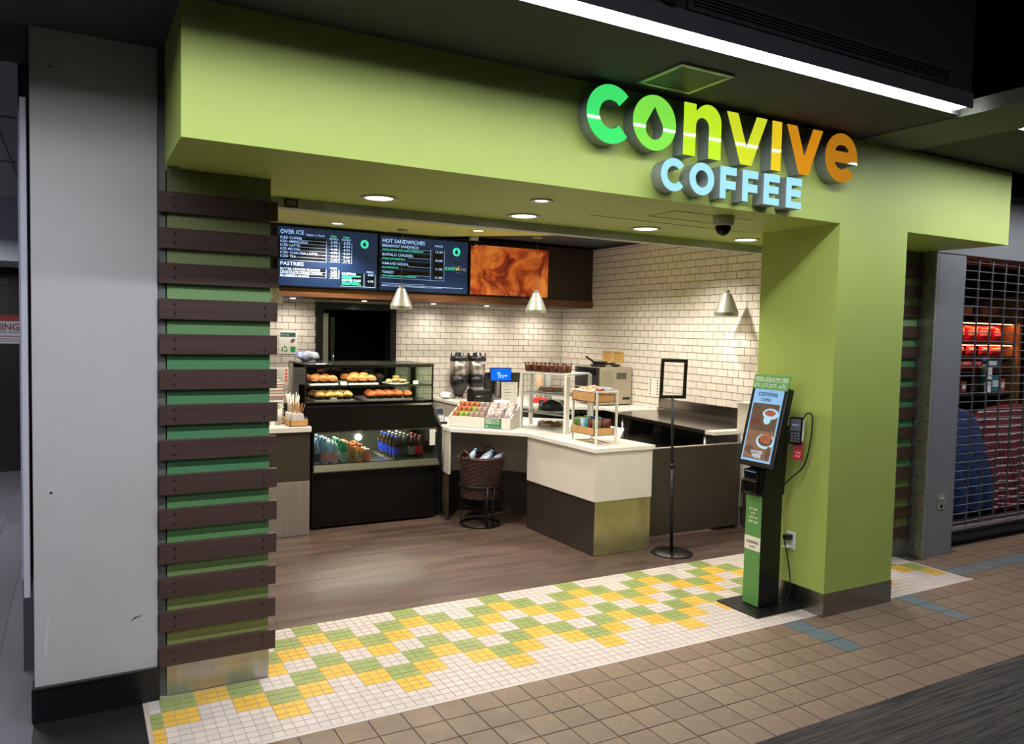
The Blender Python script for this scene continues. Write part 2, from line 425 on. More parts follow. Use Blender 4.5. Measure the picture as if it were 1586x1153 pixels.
# mall ceiling and bulkhead
struct(MB().box(-9, 1.33, -1.93, -1.285, 3.02, 3.06).box(-9, -2.565, -1.285, 0, 3.02, 3.06), 'ceiling', CEILD)
bk = struct(MB().box(-9, 1.29, -2.02, -1.93, 3.063, 4.6).box(1.2, 1.29, -1.95, -1.3, 3.06, 4.6), 'wall_bulkhead', BULK)
MB().box(-9, 1.295, -2.032, -2.02, 3.028, 3.108).build('lip', BULKL, bk, .003)
struct(MB().box(1.37, 1.885, -5.2, -1.285, 3.02, 3.1), 'ceiling', M('beam_paint', (98, 104, 92), .7))
struct(MB().box(1.885, 9, -1.93, -.75, 3.03, 3.1).box(1.29, 9, -1.28, .5, 3.03, 3.1), 'ceiling', CEILD)
struct(MB().box(-9, 9, -9.0, 1, 4.6, 4.7), 'ceiling', BLACKP)
struct(MB().box(-9, 9, -9.1, -9.0, 0, 4.7).box(8.9, 9, -9, 1, 0, 4.7).box(-9.1, -9, -9, 9, 0, 4.7), 'wall_concourse', M('concourse_paint', (70, 70, 74), .8))
struct(MB().box(-9, 9, .5, .6, 3.1, 4.7), 'wall_upper', BLACKP)
# linear lights
STR = M('led_diffuser', (255, 255, 255), .5, emit=STRIP, ergb=(246, 248, 255))
def linear(x0, x1, label):
    t = T('linear_light', label, 'ceiling light', (x0, -1.975, 3.02))
    MB().box(x0, x1, -2.016, -1.934, 3.046, 3.056).build('housing', BULKL, t)
    MB().box(x0 + .004, x1 - .004, -2.01, -1.945, 3.034, 3.046).build('diffuser', STR, t)
linear(-8.5, 1.27, 'long bright linear light slot under the dark bulkhead before the shop sign')
linear(1.9, 8.0, 'short end of a second linear light at the right edge, past the dark beam')
# linear air grilles in the bulkhead
def airgrille(x0, x1, label):
    t = T('air_grille', label, 'air vent', (x0, -2.02, 3.1))
    z0, z1 = 3.112, 3.2
    MB().box(x0, x1, -2.026, -2.0205, z0, z1).build('backing', M('vent_black', (8, 8, 8), .8), t)
    for z in (z0, z1 - .018): MB().box(x0, x1, -2.036, -2.026, z, z + .018).build('frame', BULKL if 0 else M('vent_frame', (62, 63, 66), .6), t)
    for x in (x0, x1 - .025): MB().box(x, x + .025, -2.036, -2.026, z0 + .018, z1 - .018).build('frame', MATS['vent_frame'], t)
    for k in range(3):
        z = z0 + .027 + k * .0145
        MB().box(x0 + .025, x1 - .025, -2.034, -2.026, z, z + .006).build('slat', MATS['vent_frame'], t)
airgrille(-.72, 1.1, 'long black slotted air grille on the bulkhead above the light strip')
airgrille(-3.6, -.9, 'partly cropped slotted air grille at the top edge of the photo')
t = T('bracket', 'small dark bracket between the two air grilles on the bulkhead', 'bracket', (-.82, -2.03, 3.1))
MB().box(-.86, -.78, -2.07, -2.021, 3.15, 3.23).box(-.85, -.79, -2.05, -2.021, 3.105, 3.15).build('plate', BLKM, t, .006)
# square ceiling hatch
t = T('ceiling_hatch', 'square framed grey ceiling panel above the letters o and n', 'ceiling panel', (-.33, -1.6, 3.0))
mb = MB()
for a, b, c, d in [(-.5, -.17, -1.755, -1.73), (-.5, -.17, -1.455, -1.43), (-.5, -.475, -1.73, -1.455), (-.195, -.17, -1.73, -1.455)]: mb.box(a, b, c, d, 3.008, 3.0195)
mb.build('frame', M('hatch_frame', (170, 172, 166), .3, .3), t, .003)
MB().box(-.48, -.19, -1.735, -1.45, 3.012, 3.0195).build('panel', M('hatch_mesh', (62, 62, 62), .5, .3, noise_=(220, .5)), t)

# ================================================================== slatted columns
SG = M('column_greens', (96, 140, 92), .5)
nt = SG.node_tree; bs = nt.nodes['Principled BSDF']
tc = nt.nodes.new('ShaderNodeTexCoord'); sx = nt.nodes.new('ShaderNodeSeparateXYZ'); cr = nt.nodes.new('ShaderNodeValToRGB'); mr = nt.nodes.new('ShaderNodeMapRange')
mr.inputs['From Min'].default_value = 0; mr.inputs['From Max'].default_value = 2.5
nt.links.new(tc.outputs['Object'], sx.inputs[0]); nt.links.new(sx.outputs['Z'], mr.inputs[0]); nt.links.new(mr.outputs[0], cr.inputs[0]); nt.links.new(cr.outputs[0], bs.inputs['Base Color'])
cr.color_ramp.interpolation = 'CONSTANT'
els = [(0, (142, 150, 84)), (.14, (132, 148, 84)), (.205, (120, 148, 88)), (.27, (100, 150, 92)), (.335, (92, 142, 90)), (.40, (82, 140, 94)), (.6, (82, 142, 94)), (.66, (104, 148, 94)), (.73, (122, 160, 104)), (.8, (134, 150, 96)), (.86, (132, 140, 90)), (.93, (112, 116, 72))]
cr.color_ramp.elements[0].position = 0; cr.color_ramp.elements[0].color = (*lin(els[0][1]), 1)
cr.color_ramp.elements[1].position = els[1][0]; cr.color_ramp.elements[1].color = (*lin(els[1][1]), 1)
for p, c in els[2:]:
    e = cr.color_ramp.elements.new(p); e.color = (*lin(c), 1)
def slatcol(bx0, bx1, sx0, sx1, label):
    t = T('slatted_column', label, 'column', ((bx0 + bx1) / 2, -.45, 0))
    MB().box(bx0, bx1, -.598, -.3, .15, 2.489).build('body', SG, t)
    MB().box(bx0 - .003, bx1 + .003, -.602, -.297, 0, .15).build('kick_plate', STEEL, t, .001)
    for k in range(14):
        z0 = .153 + k * .1641; dz = random.uniform(-.002, .002)
        sl = MB().box(sx0 + random.uniform(-.003, .003), sx1 + random.uniform(-.004, .004), -.626, -.5985, z0 + dz, z0 + .095 + dz).build('slat', SLAT, t, .002)
        s = sl
        for xx in (sx0 + .065, sx1 - .065):
            for zz in (.026, .069):
                q = MB(); q.lathe([(.0001, 0), (.0055, 0), (.0055, .0015), (.0001, .0018)], n=8)
                q.xf(Matrix.Translation((xx, -.626, z0 + dz + zz)) @ Matrix.Rotation(PI / 2, 4, 'X')); q.build('screw', SCREW, s)
    return t
slatcol(-2.55, -2.083, -2.585, -2.05, 'green column with fourteen brown wooden slats left of the shop opening')
slatcol(2.55, 3.075, 2.5, 3.085, 'slatted green column at the right end, seen past the lime column')

# grey column on the left
gl = struct(MB().box(-3.088, -2.592, -.612, -.2, .15, 3.02), 'wall_left', GREYP, bev=.004)
mb = MB().box(-3.1, -2.585, -.63, -.2, 0, .15).box(-3.1, -2.585, -.636, -.2, .146, .158)
struct(mb, 'baseboard_left', BLKV, bev=.004)
struct(MB().box(-2.592, -2.556, -.59, -.2, 0, 3.02), 'trim_2', GREYP2)
mb = MB()
for x, z, r in [(-3.02, 1.02, .006), (-3.01, 2.86, .005)]:
    mb.add([(x + r * math.cos(a * PI / 4), -.6135, z + r * math.sin(a * PI / 4)) for a in range(8)], [tuple(range(8))])
mb.build('screw_hole', M('hole', (30, 28, 28), .6), gl)
SCU = M('paint_scuff', (205, 204, 206), .4)
MB().prism_ax([(-3.048, .29), (-3.04, .3), (-3.03, .47), (-3.035, .49), (-3.043, .4), (-3.052, .34)], -.6135, -.612, 'y').build('scuff_mark', SCU, gl)
MB().prism_ax([(-2.69, .405), (-2.655, .415), (-2.69, .41), (-2.71, .39)], -.6135, -.612, 'y').build('scuff_mark', M('dark_scuff', (60, 56, 56), .6), gl)
# white folded panel edge behind it, corridor
t = T('door_panel', 'narrow white door panel edge behind the grey column', 'door', (-3.12, -.2, .56))
MB().box(-3.125, -3.101, -.6, -.2, .56, 2.72).build('leaf', M('cool_white_panel', (190, 190, 202), .5), t, .002)
MB().box(-3.14, -3.126, -.45, -.25, .6, 2.7).build('edge_strip', M('cool_white_panel2', (160, 162, 178), .5), t, .002)
struct(MB().box(-9, -3.2, 7.5, 7.6, 0, 3.2), 'wall_corridor', BLACKP)
struct(MB().box(-3.16, -3.1, 0, 7.5, 0, 3.1), 'wall_corridor', M('corridor_wall', (80, 80, 88), .7))
c = struct(MB().box(-9, -3.16, 0, 5, 3.02, 3.08), 'ceiling', M('corridor_ceiling', (188, 188, 196), .8))
MB().box(-9, -3.16, 2.8, 2.815, 3.012, 3.02).box(-9, -3.16, 1.2, 1.21, 3.012, 3.02).box(-3.36, -3.35, 0, 5, 3.012, 3.02).build('ceiling_joint', M('joint_grey', (120, 120, 126), .7), c)
struct(MB().box(-9, -3.16, 5.0, 7.5, 2.38, 3.08), 'wall_corridor_bulkhead', M('cool_white_wall', (214, 216, 226), .7))
struct(MB().box(-9, -3.16, 6.2, 6.5, .0, 2.36), 'door_2', BLK)
t = T('warning_sign', 'white warning sign with red band on the dark corridor door', 'sign', (-3.9, 6.19, 1.7))
MB().box(-4.3, -3.42, 6.185, 6.199, 1.5, 1.8).build('panel', M('sign_white', (190, 188, 196), .5), t)
MB().box(-4.3, -3.42, 6.18, 6.185, 1.76, 1.83).build('band', M('sign_red', (150, 30, 36), .5), t)
text([('WARNING', (-3.99, 6.183, 1.655), .11, .49)], M('sign_red2', (128, 60, 70), .5), (1, 0, 0), (0, 0, 1), parent=t, bold=.03)
text([('NO ACCESSIBLE AREA', (-3.99, 6.183, 1.62), .034, .5)], M('sign_red2'), (1, 0, 0), (0, 0, 1), parent=t)
mb = MB()
for z in (1.525, 1.55, 1.58): mb.box(-4.2, -3.45, 6.182, 6.185, z, z + .008)
mb.build('text_line', M('sign_red2'), t)
t = T('door_sign', 'small grey lettered sign at the top of the dark corridor door', 'sign', (-3.8, 6.19, 2.2))
MB().box(-4.2, -3.6, 6.185, 6.199, 2.19, 2.25).build('panel', M('sign_grey', (120, 120, 126), .5), t)
text([('SCREEN', (-3.83, 6.183, 2.2), .05, .2)], BLK, (1, 0, 0), (0, 0, 1), parent=t)

# right side: rail, grey column, header
t = T('steel_rail', 'galvanised bolted steel shutter rail between slatted column and grey column', 'rail', (3.03, -.68, 0))
MB().prism([(3.024, -.775), (3.034, -.778), (3.102, -.638), (3.094, -.634)], .004, 2.488).build('channel', GALV, t)
MB().prism([(3.034, -.778), (3.05, -.772), (3.05, -.762), (3.036, -.768)], .004, 2.488).build('edge_lip', GREYP2, t)
for k in range(17):
    for yy in (-.66, -.745):
        q = MB().lathe([(.0001, 0), (.006, 0), (.006, .004), (.0001, .005)], n=8)
        q.xf(Matrix.Translation((3.0235 + (yy + .775) * .496, yy, .08 + k * .145 + (.03 if yy < -.7 else 0))) @ Matrix.Rotation(-.46, 4, 'Z') @ Matrix.Rotation(-PI / 2, 4, 'Y')); q.build('bolt', SCREW, t)
gr = struct(MB().box(3.104, 3.458, -.748, -.3, 0, 2.476).box(3.052, 3.104, -.748, -.737, 0, 2.476), 'wall_right_column', GREYM, bev=.003)
struct(MB().box(3.052, 7.5, -.752, -.3, 2.482, 3.03), 'wall_header', GREYM)
t = T('key_switch', 'small steel key switch plate on the grey right column', 'switch', (3.28, -.749, .45))
MB().box(3.235, 3.325, -.756, -.7485, .39, .515).build('plate', GALV, t, .003)
q = MB().lathe([(.014, 0), (.014, .012), (.0001, .013)], n=12); q.xf(Matrix.Translation((3.28, -.756, .475)) @ Matrix.Rotation(PI / 2, 4, 'X')); q.build('key_lock', CHROME, t)
MB().box(3.265, 3.3, -.759, -.756, .405, .43).build('label', BLK, t)

# ================================================================== neighbour shop
GRM = M('grille_metal', (120, 122, 126), .35, .8)
t = T('security_grille', 'closed metal roller grille across the neighbouring shop', 'grille', (4.6, -.7, .17))
for k in range(31):
    z = .235 + k * .0735
    MB().rod((3.462, -.7, z), (6.2, -.7, z), .0042, 6).build('rod', GRM, t)
for k in range(13):
    x = 3.53 + k * .2
    MB().box(x - .006, x + .006, -.706, -.694, .2, 2.475).build('link_strip', GRM, t)
MB().box(3.462, 6.2, -.716, -.684, .172, .2).build('bottom_bar', M('grille_bar', (170, 170, 175), .35, .8), t, .004)
struct(MB().box(3.46, 7.5, -.6, -.45, 0, .16), 'trim_3', BLACKP)
struct(MB().box(3.2, 9, -.45, 3.5, -.03, -.002), 'floor', M('dark_red_floor', (60, 34, 34), .5))
struct(MB().box(3.2, 9, 2.2, 2.3, 0, 3.0).box(8.9, 9, -.3, 2.3, 0, 3), 'wall_neighbour', M('dark_shop_wall', (52, 44, 46), .7))
struct(MB().box(3.2, 9, -.45, 2.3, 2.6, 2.7), 'ceiling', M('dark_shop_ceiling', (46, 46, 50), .7))
t = T('shelf_rack', 'dark shop shelf with a glowing orange light strip behind the grille', 'shelf', (5.9, .6, 0))
MB().box(5.05, 5.1, .35, .9, 0, 2.3).build('side_panel', M('rack_dark', (40, 26, 24), .6), t)
MB().box(6.4, 6.45, .35, .9, 0, 2.3).build('side_panel', M('rack_yellow', (112, 74, 30), .5), t)
MB().box(5.1, 6.4, .88, .9, 0, 2.3).build('back_panel', M('rack_back', (36, 28, 30), .6), t)
for z in (2.0, 1.76, 1.62, 1.45, 1.2): MB().box(5.1, 6.4, .4, .88, z - .02, z).build('shelf_board', M('rack_dark'), t)
MB().box(5.12, 6.38, .42, .45, 1.735, 1.7395).build('light_strip', M('orange_led', (255, 150, 90), .5, emit=24), t)
MB().box(5.12, 6.38, .42, .46, 1.968, 1.979).build('light_strip', M('orange_led', (255, 150, 90), .5, emit=24), t)
MB().box(5.2, 5.5, .37, .4, 2.05, 2.16).build('price_board', M('brick_orange', (120, 62, 40), .6), t)
MB().box(5.7, 6.0, .37, .4, 2.05, 2.16).build('price_board', M('brick_orange'), t)
def bag(name, label, cat, wd, ht, th, m1, m2=None, group=None, v0=.35, v1=.75, seed=0):
    "pillow pouch standing on z=0, front facing -Y"
    mb = MB(); nu, nv = 8, 10
    for side in (-1, 1):
        o = len(mb.v)
        for j in range(nv + 1):
            v = j / nv
            for i in range(nu + 1):
                u = i / nu * 2 - 1
                e = (1 - abs(u) ** 3) * math.sin(PI * min(1, max(0, v))) ** .6 if 0 < v < 1 else 0
                d = e * th / 2 * (1 + .35 * noise.noise(Vector((u * 3 + seed, v * 5, side + seed))))
                mb.v.append((u * wd / 2 * (1 - .06 * math.sin(PI * v)), side * d, v * ht))
        for j in range(nv):
            for i in range(nu):
                a = o + j * (nu + 1) + i; q = (a, a + 1, a + nu + 2, a + nu + 1)
                mb.f.append(q if side < 0 else q[::-1]); vv = (j + .5) / nv
                mb.m.append(1 if (m2 and v0 < vv < v1 and side < 0 and abs((i + .5) / nu * 2 - 1) < .8) else 0); mb.sm.append(True)
    o = mb.build(name, [m1, m2] if m2 else [m1], loc=(0, 0, 0)); tag(o, label, cat, group)
    return o
RED = M('red_foil', (190, 24, 30), .22, .3, noise_=(25, .5), bump=(30, .6)); REDW = M('red_foil_pale', (240, 120, 110), .3, noise_=(50, .5))
proto = None
for r, z in enumerate((1.77, 1.63)):
    for k in range(5):
        lb = 'red snack bag, %s from the left on the %s lit shelf behind the grille' % (ORD[k], ('top', 'second')[r])
        if proto is None: proto = bag('snack_bag', lb, 'snack bag', .24, .185, .08, RED, REDW, 'red snack bags behind the grille'); proto.location = (5.25, .5, z)
        else: dup(proto, (5.25 + k * .235, .5, z), random.uniform(-.2, .2), lb).scale = (1, 1, 1 if r == 0 else .6)
for k in range(4):
    o = dup(proto, (5.4 + k * .235, .5, 1.46), random.uniform(-.2, .2), 'red snack bag, %s from the left on the dim third shelf behind the grille' % ORD[k]); o.scale = (1, 1, .72)
# hung shirts on a low table
def cloth(name, label, x0, x1, y0, y1, z0, z1, mat, seed, cat='shirt'):
    mb = MB(); n, m = 26, 20
    for j in range(m + 1):
        v = j / m
        for i in range(n + 1):
            u = i / n
            x = x0 + (x1 - x0) * u + .04 * noise.noise(Vector((u * 2, v * 2, seed))) * (1 - v)
            y = y0 + (y1 - y0) * v * v + .05 * math.sin(u * 22 + seed + 2 * noise.noise(Vector((v * 2, u * 2, seed)))) * (1 - v * .8)
            z = z0 + (z1 - z0) * v - .1 * (abs(u - .5) * 2) ** 3 * v
            mb.v.append((x, y, z))
    for j in range(m):
        for i in range(n):
            a = j * (n + 1) + i; mb.f.append((a, a + 1, a + n + 2, a + n + 1)); mb.m.append(0); mb.sm.append(True)
    o = mb.build(name, mat, loc=((x0 + x1) / 2, y0, z0)); tag(o, label, cat)
    md = o.modifiers.new('s', 'SOLIDIFY'); md.thickness = .01
    return o
table = T('display_table', 'low dark display table draped with shirts behind the grille', 'table', (5, .3, 0))
MB().box(3.9, 6.6, .1, .34, 0.0, 1.02).build('table_body', M('rack_dark'), table, .01)
NAVY = M('navy_cotton', (18, 42, 84), .8, noise_=(8, .25))
PLAID = bpy.data.materials.new('red_plaid'); MATS['red_plaid'] = PLAID; PLAID.use_nodes = True
nt = PLAID.node_tree; bs = nt.nodes['Principled BSDF']; bs.inputs['Roughness'].default_value = .85
tc = nt.nodes.new('ShaderNodeTexCoord'); sp = nt.nodes.new('ShaderNodeSeparateXYZ'); nt.links.new(tc.outputs['Object'], sp.inputs[0])
def stripes(sock, freq, lo):
    a = nt.nodes.new('ShaderNodeMath'); a.operation = 'MULTIPLY'; a.inputs[1].default_value = freq; nt.links.new(sock, a.inputs[0])
    b = nt.nodes.new('ShaderNodeMath'); b.operation = 'FRACT'; nt.links.new(a.outputs[0], b.inputs[0])
    c_ = nt.nodes.new('ShaderNodeMath'); c_.operation = 'GREATER_THAN'; c_.inputs[1].default_value = lo; nt.links.new(b.outputs[0], c_.inputs[0]); return c_.outputs[0]
mx = nt.nodes.new('ShaderNodeMix'); mx.data_type = 'RGBA'; mx.inputs['A'].default_value = (*lin((120, 22, 34)), 1); mx.inputs['B'].default_value = (*lin((52, 12, 20)), 1)
nt.links.new(stripes(sp.outputs['X'], 22, .5), mx.inputs['Factor'])
mx2 = nt.nodes.new('ShaderNodeMix'); mx2.data_type = 'RGBA'; mx2.inputs['B'].default_value = (*lin((205, 196, 188)), 1)
nt.links.new(mx.outputs['Result'], mx2.inputs['A']); nt.links.new(stripes(sp.outputs['Z'], 13, .86), mx2.inputs['Factor'])
nt.links.new(mx2.outputs['Result'], bs.inputs['Base Color'])
cloth('navy_shirt', 'navy blue shirt draped at the left behind the grille', 4.05, 5.0, -.2, .0, .1, 1.12, NAVY, 1.3)
cloth('plaid_shirt', 'red plaid shirt draped right of the navy shirt behind the grille', 5.06, 6.5, -.16, .06, .06, 1.12, PLAID, 4.1)
for k, (x, z, ww, hh, col, lb) in enumerate([(5.22, 1.5, .16, .1, (150, 60, 40), 'small orange-brown box on the cluttered shelf'), (5.36, 1.48, .12, .14, (120, 120, 125), 'grey carton on the cluttered shelf'),
      (5.3, 1.22, .3, .1, (90, 110, 105), 'long grey-green box low on the cluttered shelf'), (6.05, 1.48, .34, .12, (78, 90, 112), 'wide blue-grey box right on the cluttered shelf'),
      (5.95, 1.22, .12, .2, (120, 90, 70), 'brown tote low on the cluttered shelf'), (6.15, 1.22, .18, .18, (60, 120, 130), 'teal box low on the cluttered shelf'),
      (6.3, 1.22, .1, .14, (170, 80, 50), 'orange tin at the right of the lowest shelf'), (5.55, 1.22, .1, .12, (140, 70, 60), 'red-brown tin left of the tagged bottle')]):
    t = T('merchandise_box', lb, 'box', (x, .52, z))
    MB().box(x - ww / 2, x + ww / 2, .45, .58, z, z + hh).build('carton', M('merch%d' % k, col, .6, noise_=(40, .5)), t, .004)
    MB().box(x - ww * .3, x + ww * .3, .447, .45, z + hh * .3, z + hh * .7).build('label', PAPER, t)
t = T('tagged_bottle', 'blue-capped bottle with two white tags behind the grille', 'bottle', (5.74, .36, 1.2))
MB().lathe([(.045, 1.2), (.05, 1.22), (.05, 1.5), (.03, 1.54)], 5.74, .34, 16).build('body', M('dark_green_glass', (20, 60, 50), .2), t)
MB().lathe([(.034, 1.54), (.034, 1.6), (.0001, 1.605)], 5.74, .34, 16).build('cap', M('blue_cap', (20, 70, 160), .3), t)
MB().box(5.68, 5.78, .286, .29, 1.37, 1.5).build('tag', PAPER, t); MB().box(5.66, 5.77, .286, .29, 1.22, 1.345).build('tag', PAPER, t)
lamp('neighbour_light', 'AREA', (5.4, .0, 2.55), 2.5, (.9, .92, 1), .6, (0, 0, 0), sy=.4)
t = T('window_garland', 'strip of red foil packs hung under the neighbour header', 'decoration', (4.2, -.55, 2.45))
for k in range(9):
    MB().ball((3.6 + k * .19, -.6, 2.455), .085, .02, .02, 8, 6, bumpy=.5, sc=30).build('foil_pack', RED, t)
lamp('garland_light', 'AREA', (4.3, -.5, 2.55), 1.2, (1, .7, .6), 1.2, (0, 0, 0), sy=.1)

# ================================================================== the illuminated sign
YF, YB = -1.37, -1.2852
RET = M('letter_return', (150, 158, 156), .45, .2)
def zig(x0, x1, z0, z1, kind):
    h = z1 - z0; st = .04
    if kind == 'F': return [(x0, z0), (x0, z1), (x1, z1), (x1, z1 - .042), (x0 + st, z1 - .042), (x0 + st, z1 - .074), (x1 - .004, z1 - .074), (x1 - .004, z1 - .118), (x0 + st, z1 - .118), (x0 + st, z0)]
    return [(x0, z0), (x0, z1), (x1, z1), (x1, z1 - .042), (x0 + st, z1 - .042), (x0 + st, z1 - .066), (x1 - .005, z1 - .066), (x1 - .005, z1 - .106), (x0 + st, z1 - .106), (x0 + st, z0 + .038), (x1, z0 + .038), (x1, z0)]
def vee(xl, xr, wv, cxb, wb_, zt, zb, zi): return [(xl, zt), (xl + wv, zt), (cxb, zi), (xr - wv, zt), (xr, zt), (cxb + wb_, zb), (cxb - wb_, zb)]
big = [
 ('green letter c starting the large word', (66, 232, 112), [arc(-.6115, 2.8555, .1435, .1435, 44, 316, 40) + arc(-.6115, 2.8555, .07, .07, 317, 43, 30)]),
 ('green letter o with a drop-shaped hole', (132, 232, 78), [arc(-.3345, 2.854, .139, .139, 0, 354, 44), [(-.336, 2.938)] + arc(-.336, 2.827, .058, .058, 148, 392, 26)]),
 ('yellow-green letter n', (196, 240, 44), [[(-.141, 2.721), (-.141, 2.992), (-.06, 2.992), (-.06, 2.957)] + arc(.0275, 2.9075, .0935, .0935, 140, 0, 18) + [(.121, 2.721), (.036, 2.721)] + arc(-.0115, 2.88, .0475, .0475, 0, 180, 14) + [(-.06, 2.721)]]),
 ('yellow-green letter v in the middle of the large word', (214, 226, 46), [vee(.161, .465, .08, .312, .04, 2.991, 2.721, 2.816)]),
 ('yellow letter i', (236, 204, 40), [[(.508, 2.718), (.508, 2.992), (.582, 2.992), (.582, 2.718)]]),
 ('orange letter v after the letter i', (226, 148, 26), [vee(.625, .923, .08, .774, .038, 2.991, 2.721, 2.824)]),
 ('dim orange letter e ending the large word', (204, 132, 28), [arc(1.097, 2.859, .1435, .144, -11, -11, 1)[:1] + arc(1.097, 2.859, .1435, .144, -8, 322, 44) + arc(1.097, 2.856, .068, .066, 312, 202, 16), arc(1.1, 2.896, .062, .04, 0, 180, 16)]),
]
small = [('first letter C', [arc(-.1975, 2.6085, .0855, .0855, 40, 320, 30) + arc(-.1975, 2.6085, .046, .046, 318, 42, 24)]),
 ('letter O', [arc(-.0035, 2.6085, .0865, .0855, 0, 352, 36), arc(-.0035, 2.6085, .046, .046, 0, 352, 30)]),
 ('first letter F', [zig(.128, .245, 2.523, 2.694, 'F')]), ('second letter F', [zig(.294, .41, 2.523, 2.694, 'F')]),
 ('first letter E', [zig(.458, .58, 2.523, 2.694, 'E')]), ('last letter E', [zig(.639, .763, 2.521, 2.694, 'E')])]
def letter(label, col, polys, key, st):
    xs = [p[0] for p in polys[0]]; zs = [p[1] for p in polys[0]]
    t = T('sign_letter', label, 'sign letter', (sum(xs) / len(xs), YB, min(zs)))
    mt = M('letter_face_' + key, tuple(int(c * .45) for c in col), .035, emit=st, ergb=col, spec=.4)
    outline(polys, YF, YF + .004).build('face', mt, t)
    outline(polys, YF + .004, YB, 'NONE').build('side_wall', RET, t)
for k, (lb, col, P) in enumerate(big): letter('illuminated ' + lb, col, P, 'big%d' % k, .95 if k < 5 else (.8 if k == 5 else .7))
for k, (lb, P) in enumerate(small): letter('pale blue %s of the small lower word' % lb, (160, 222, 244), P, 'small', .95)

# ================================================================== lights, domes in soffit and ceiling
def downlight(x, y, z, label, power=75, r=.085, spot=125, col=WARM, soft=.05):
    t = T('downlight', label, 'ceiling light', (x, y, z))
    mb = MB(); mb.lathe([(r, z), (r + .02, z - .001), (r + .018, z - .008), (r - .006, z - .006), (r - .012, z - .0005)], x, y, 28, cap=False); mb.build('trim_ring', M('ring_white', (190, 188, 178), .4), t)
    MB().lathe([(r - .008, z - .002), (r - .008, z - .004)], x, y, 28, smooth=False).build('lens', M('warm_lens', (255, 240, 215), .4, emit=3.0), t)
    if power: lamp('downlight_lamp', 'SPOT', (x, y, z - .03), power, col, soft, (0, 0, 0), t, spot)
for k, (x, y) in enumerate([(-1.465, -.417), (-.5, -.335), (.45, -.342), (1.393, -.332)]):
    downlight(x, y, 2.49, 'recessed downlight in the lime soffit, %s from the left' % ORD[k], 42)
downlight(2.35, -.34, 2.49, 'recessed downlight hidden behind the lime column', 45)
downlight(-.705, -.884, 2.49, 'small unlit round cover in the soffit near the fascia edge', 0, .045)
for x, y, lb, p in [(-.51, 3.59, 'downlight in the green inner ceiling above the first menu screen', 150), (.93, 3.15, 'downlight in the green inner ceiling above the second menu screen', 150),
                 (-1.7, 1.6, 'downlight over the left counter behind the slatted column', 150), (.3, 1.3, 'downlight of the inner ceiling over the front counter', 130), (2.2, 1.5, 'downlight of the inner ceiling over the steel worktop', 150), (-.6, 1.0, 'downlight of the inner ceiling over the pastry case', 130), (2.0, 2.6, 'downlight of the inner ceiling before the oven corner', 110)]:
    downlight(x, y, 2.87, lb, p, .065)
for k, x in enumerate((-.75, .1, 1.0, 1.75, 2.55)):
    t = T('accent_light', 'small puck light under the walnut menu panel, %s from the left' % ORD[k], 'ceiling light', (x, 4.5, 2.1))
    MB().lathe([(.03, 2.099), (.03, 2.09), (.0001, 2.09)], x, 4.5, 16, smooth=False).build('lens', MATS['warm_lens'], t)
    lamp('accent_lamp', 'SPOT', (x, 4.36, 2.085), 21, WARM, .02, (0, 0, 0), t, 165, 1.0)

def dome(x, y, z, label, r=.062):
    t = T('dome_camera', label, 'security camera', (x, y, z))
    MB().lathe([(r, z), (r, z - .05), (r - .006, z - .056), (r * .7, z - .06)], x, y, 24).build('housing', M('camera_grey', (180, 178, 172), .4), t)
    mb = MB(); mb.lathe([(r * .78, z - .055), (r * .74, z - .08), (r * .5, z - .104), (r * .2, z - .115), (.0005, z - .117)], x, y, 20); mb.build('dome', BLKG, t)
dome(.46, -1.06, 2.49, 'grey and black dome camera under the fascia by the lower sign word')
dome(1.15, 3.7, 2.88, 'small dome camera high above the food photo screen', .055)
def pendant(x, y, zb, label, zc=2.87):
    t = T('pendant_lamp', label, 'pendant lamp', (x, y, zc))
    PM = M('pendant_metal', (160, 163, 148), .32, .5)
    mb = MB(); mb.lathe([(.118, zb), (.124, zb + .035), (.045, zb + .225), (.028, zb + .235), (.028, zb + .262), (.0001, zb + .266)], x, y, 48, cap=False, smooth=False)
    mb.lathe([(.1225, zb + .035), (.1165, zb), (.115, zb)], x, y, 32, cap=False); mb.build('shade', PM, t)
    MB().rod((x, y, zb + .26), (x, y, zc - .02), .0028, 6).build('cord', M('cord_grey', (150, 150, 140), .5), t)
    MB().lathe([(.06, zc - .02), (.06, zc - .0005)], x, y, 20, smooth=False).build('canopy', PM, t)
    MB().lathe([(.105, zb + .012), (.105, zb + .015)], x, y, 24, smooth=False).build('diffuser', M('pendant_glow', (255, 236, 205), .5, emit=5), t)
    lamp('pendant_lamp_bulb', 'SPOT', (x, y, zb + .005), 18, WARM, .05, (0, 0, 0), t, 120)
pendant(.23, 3.62, 1.99, 'grey cone pendant lamp hanging in front of the sandwich menu screen')
pendant(1.72, 3.2, 1.99, 'grey cone pendant lamp hanging in front of the food photo screen')
pendant(2.83, 1.3, 1.977, 'grey cone pendant lamp near the tiled right wall')
pendant(-1.36, 2.85, 1.985, 'grey cone pendant lamp half hidden by the slatted column')

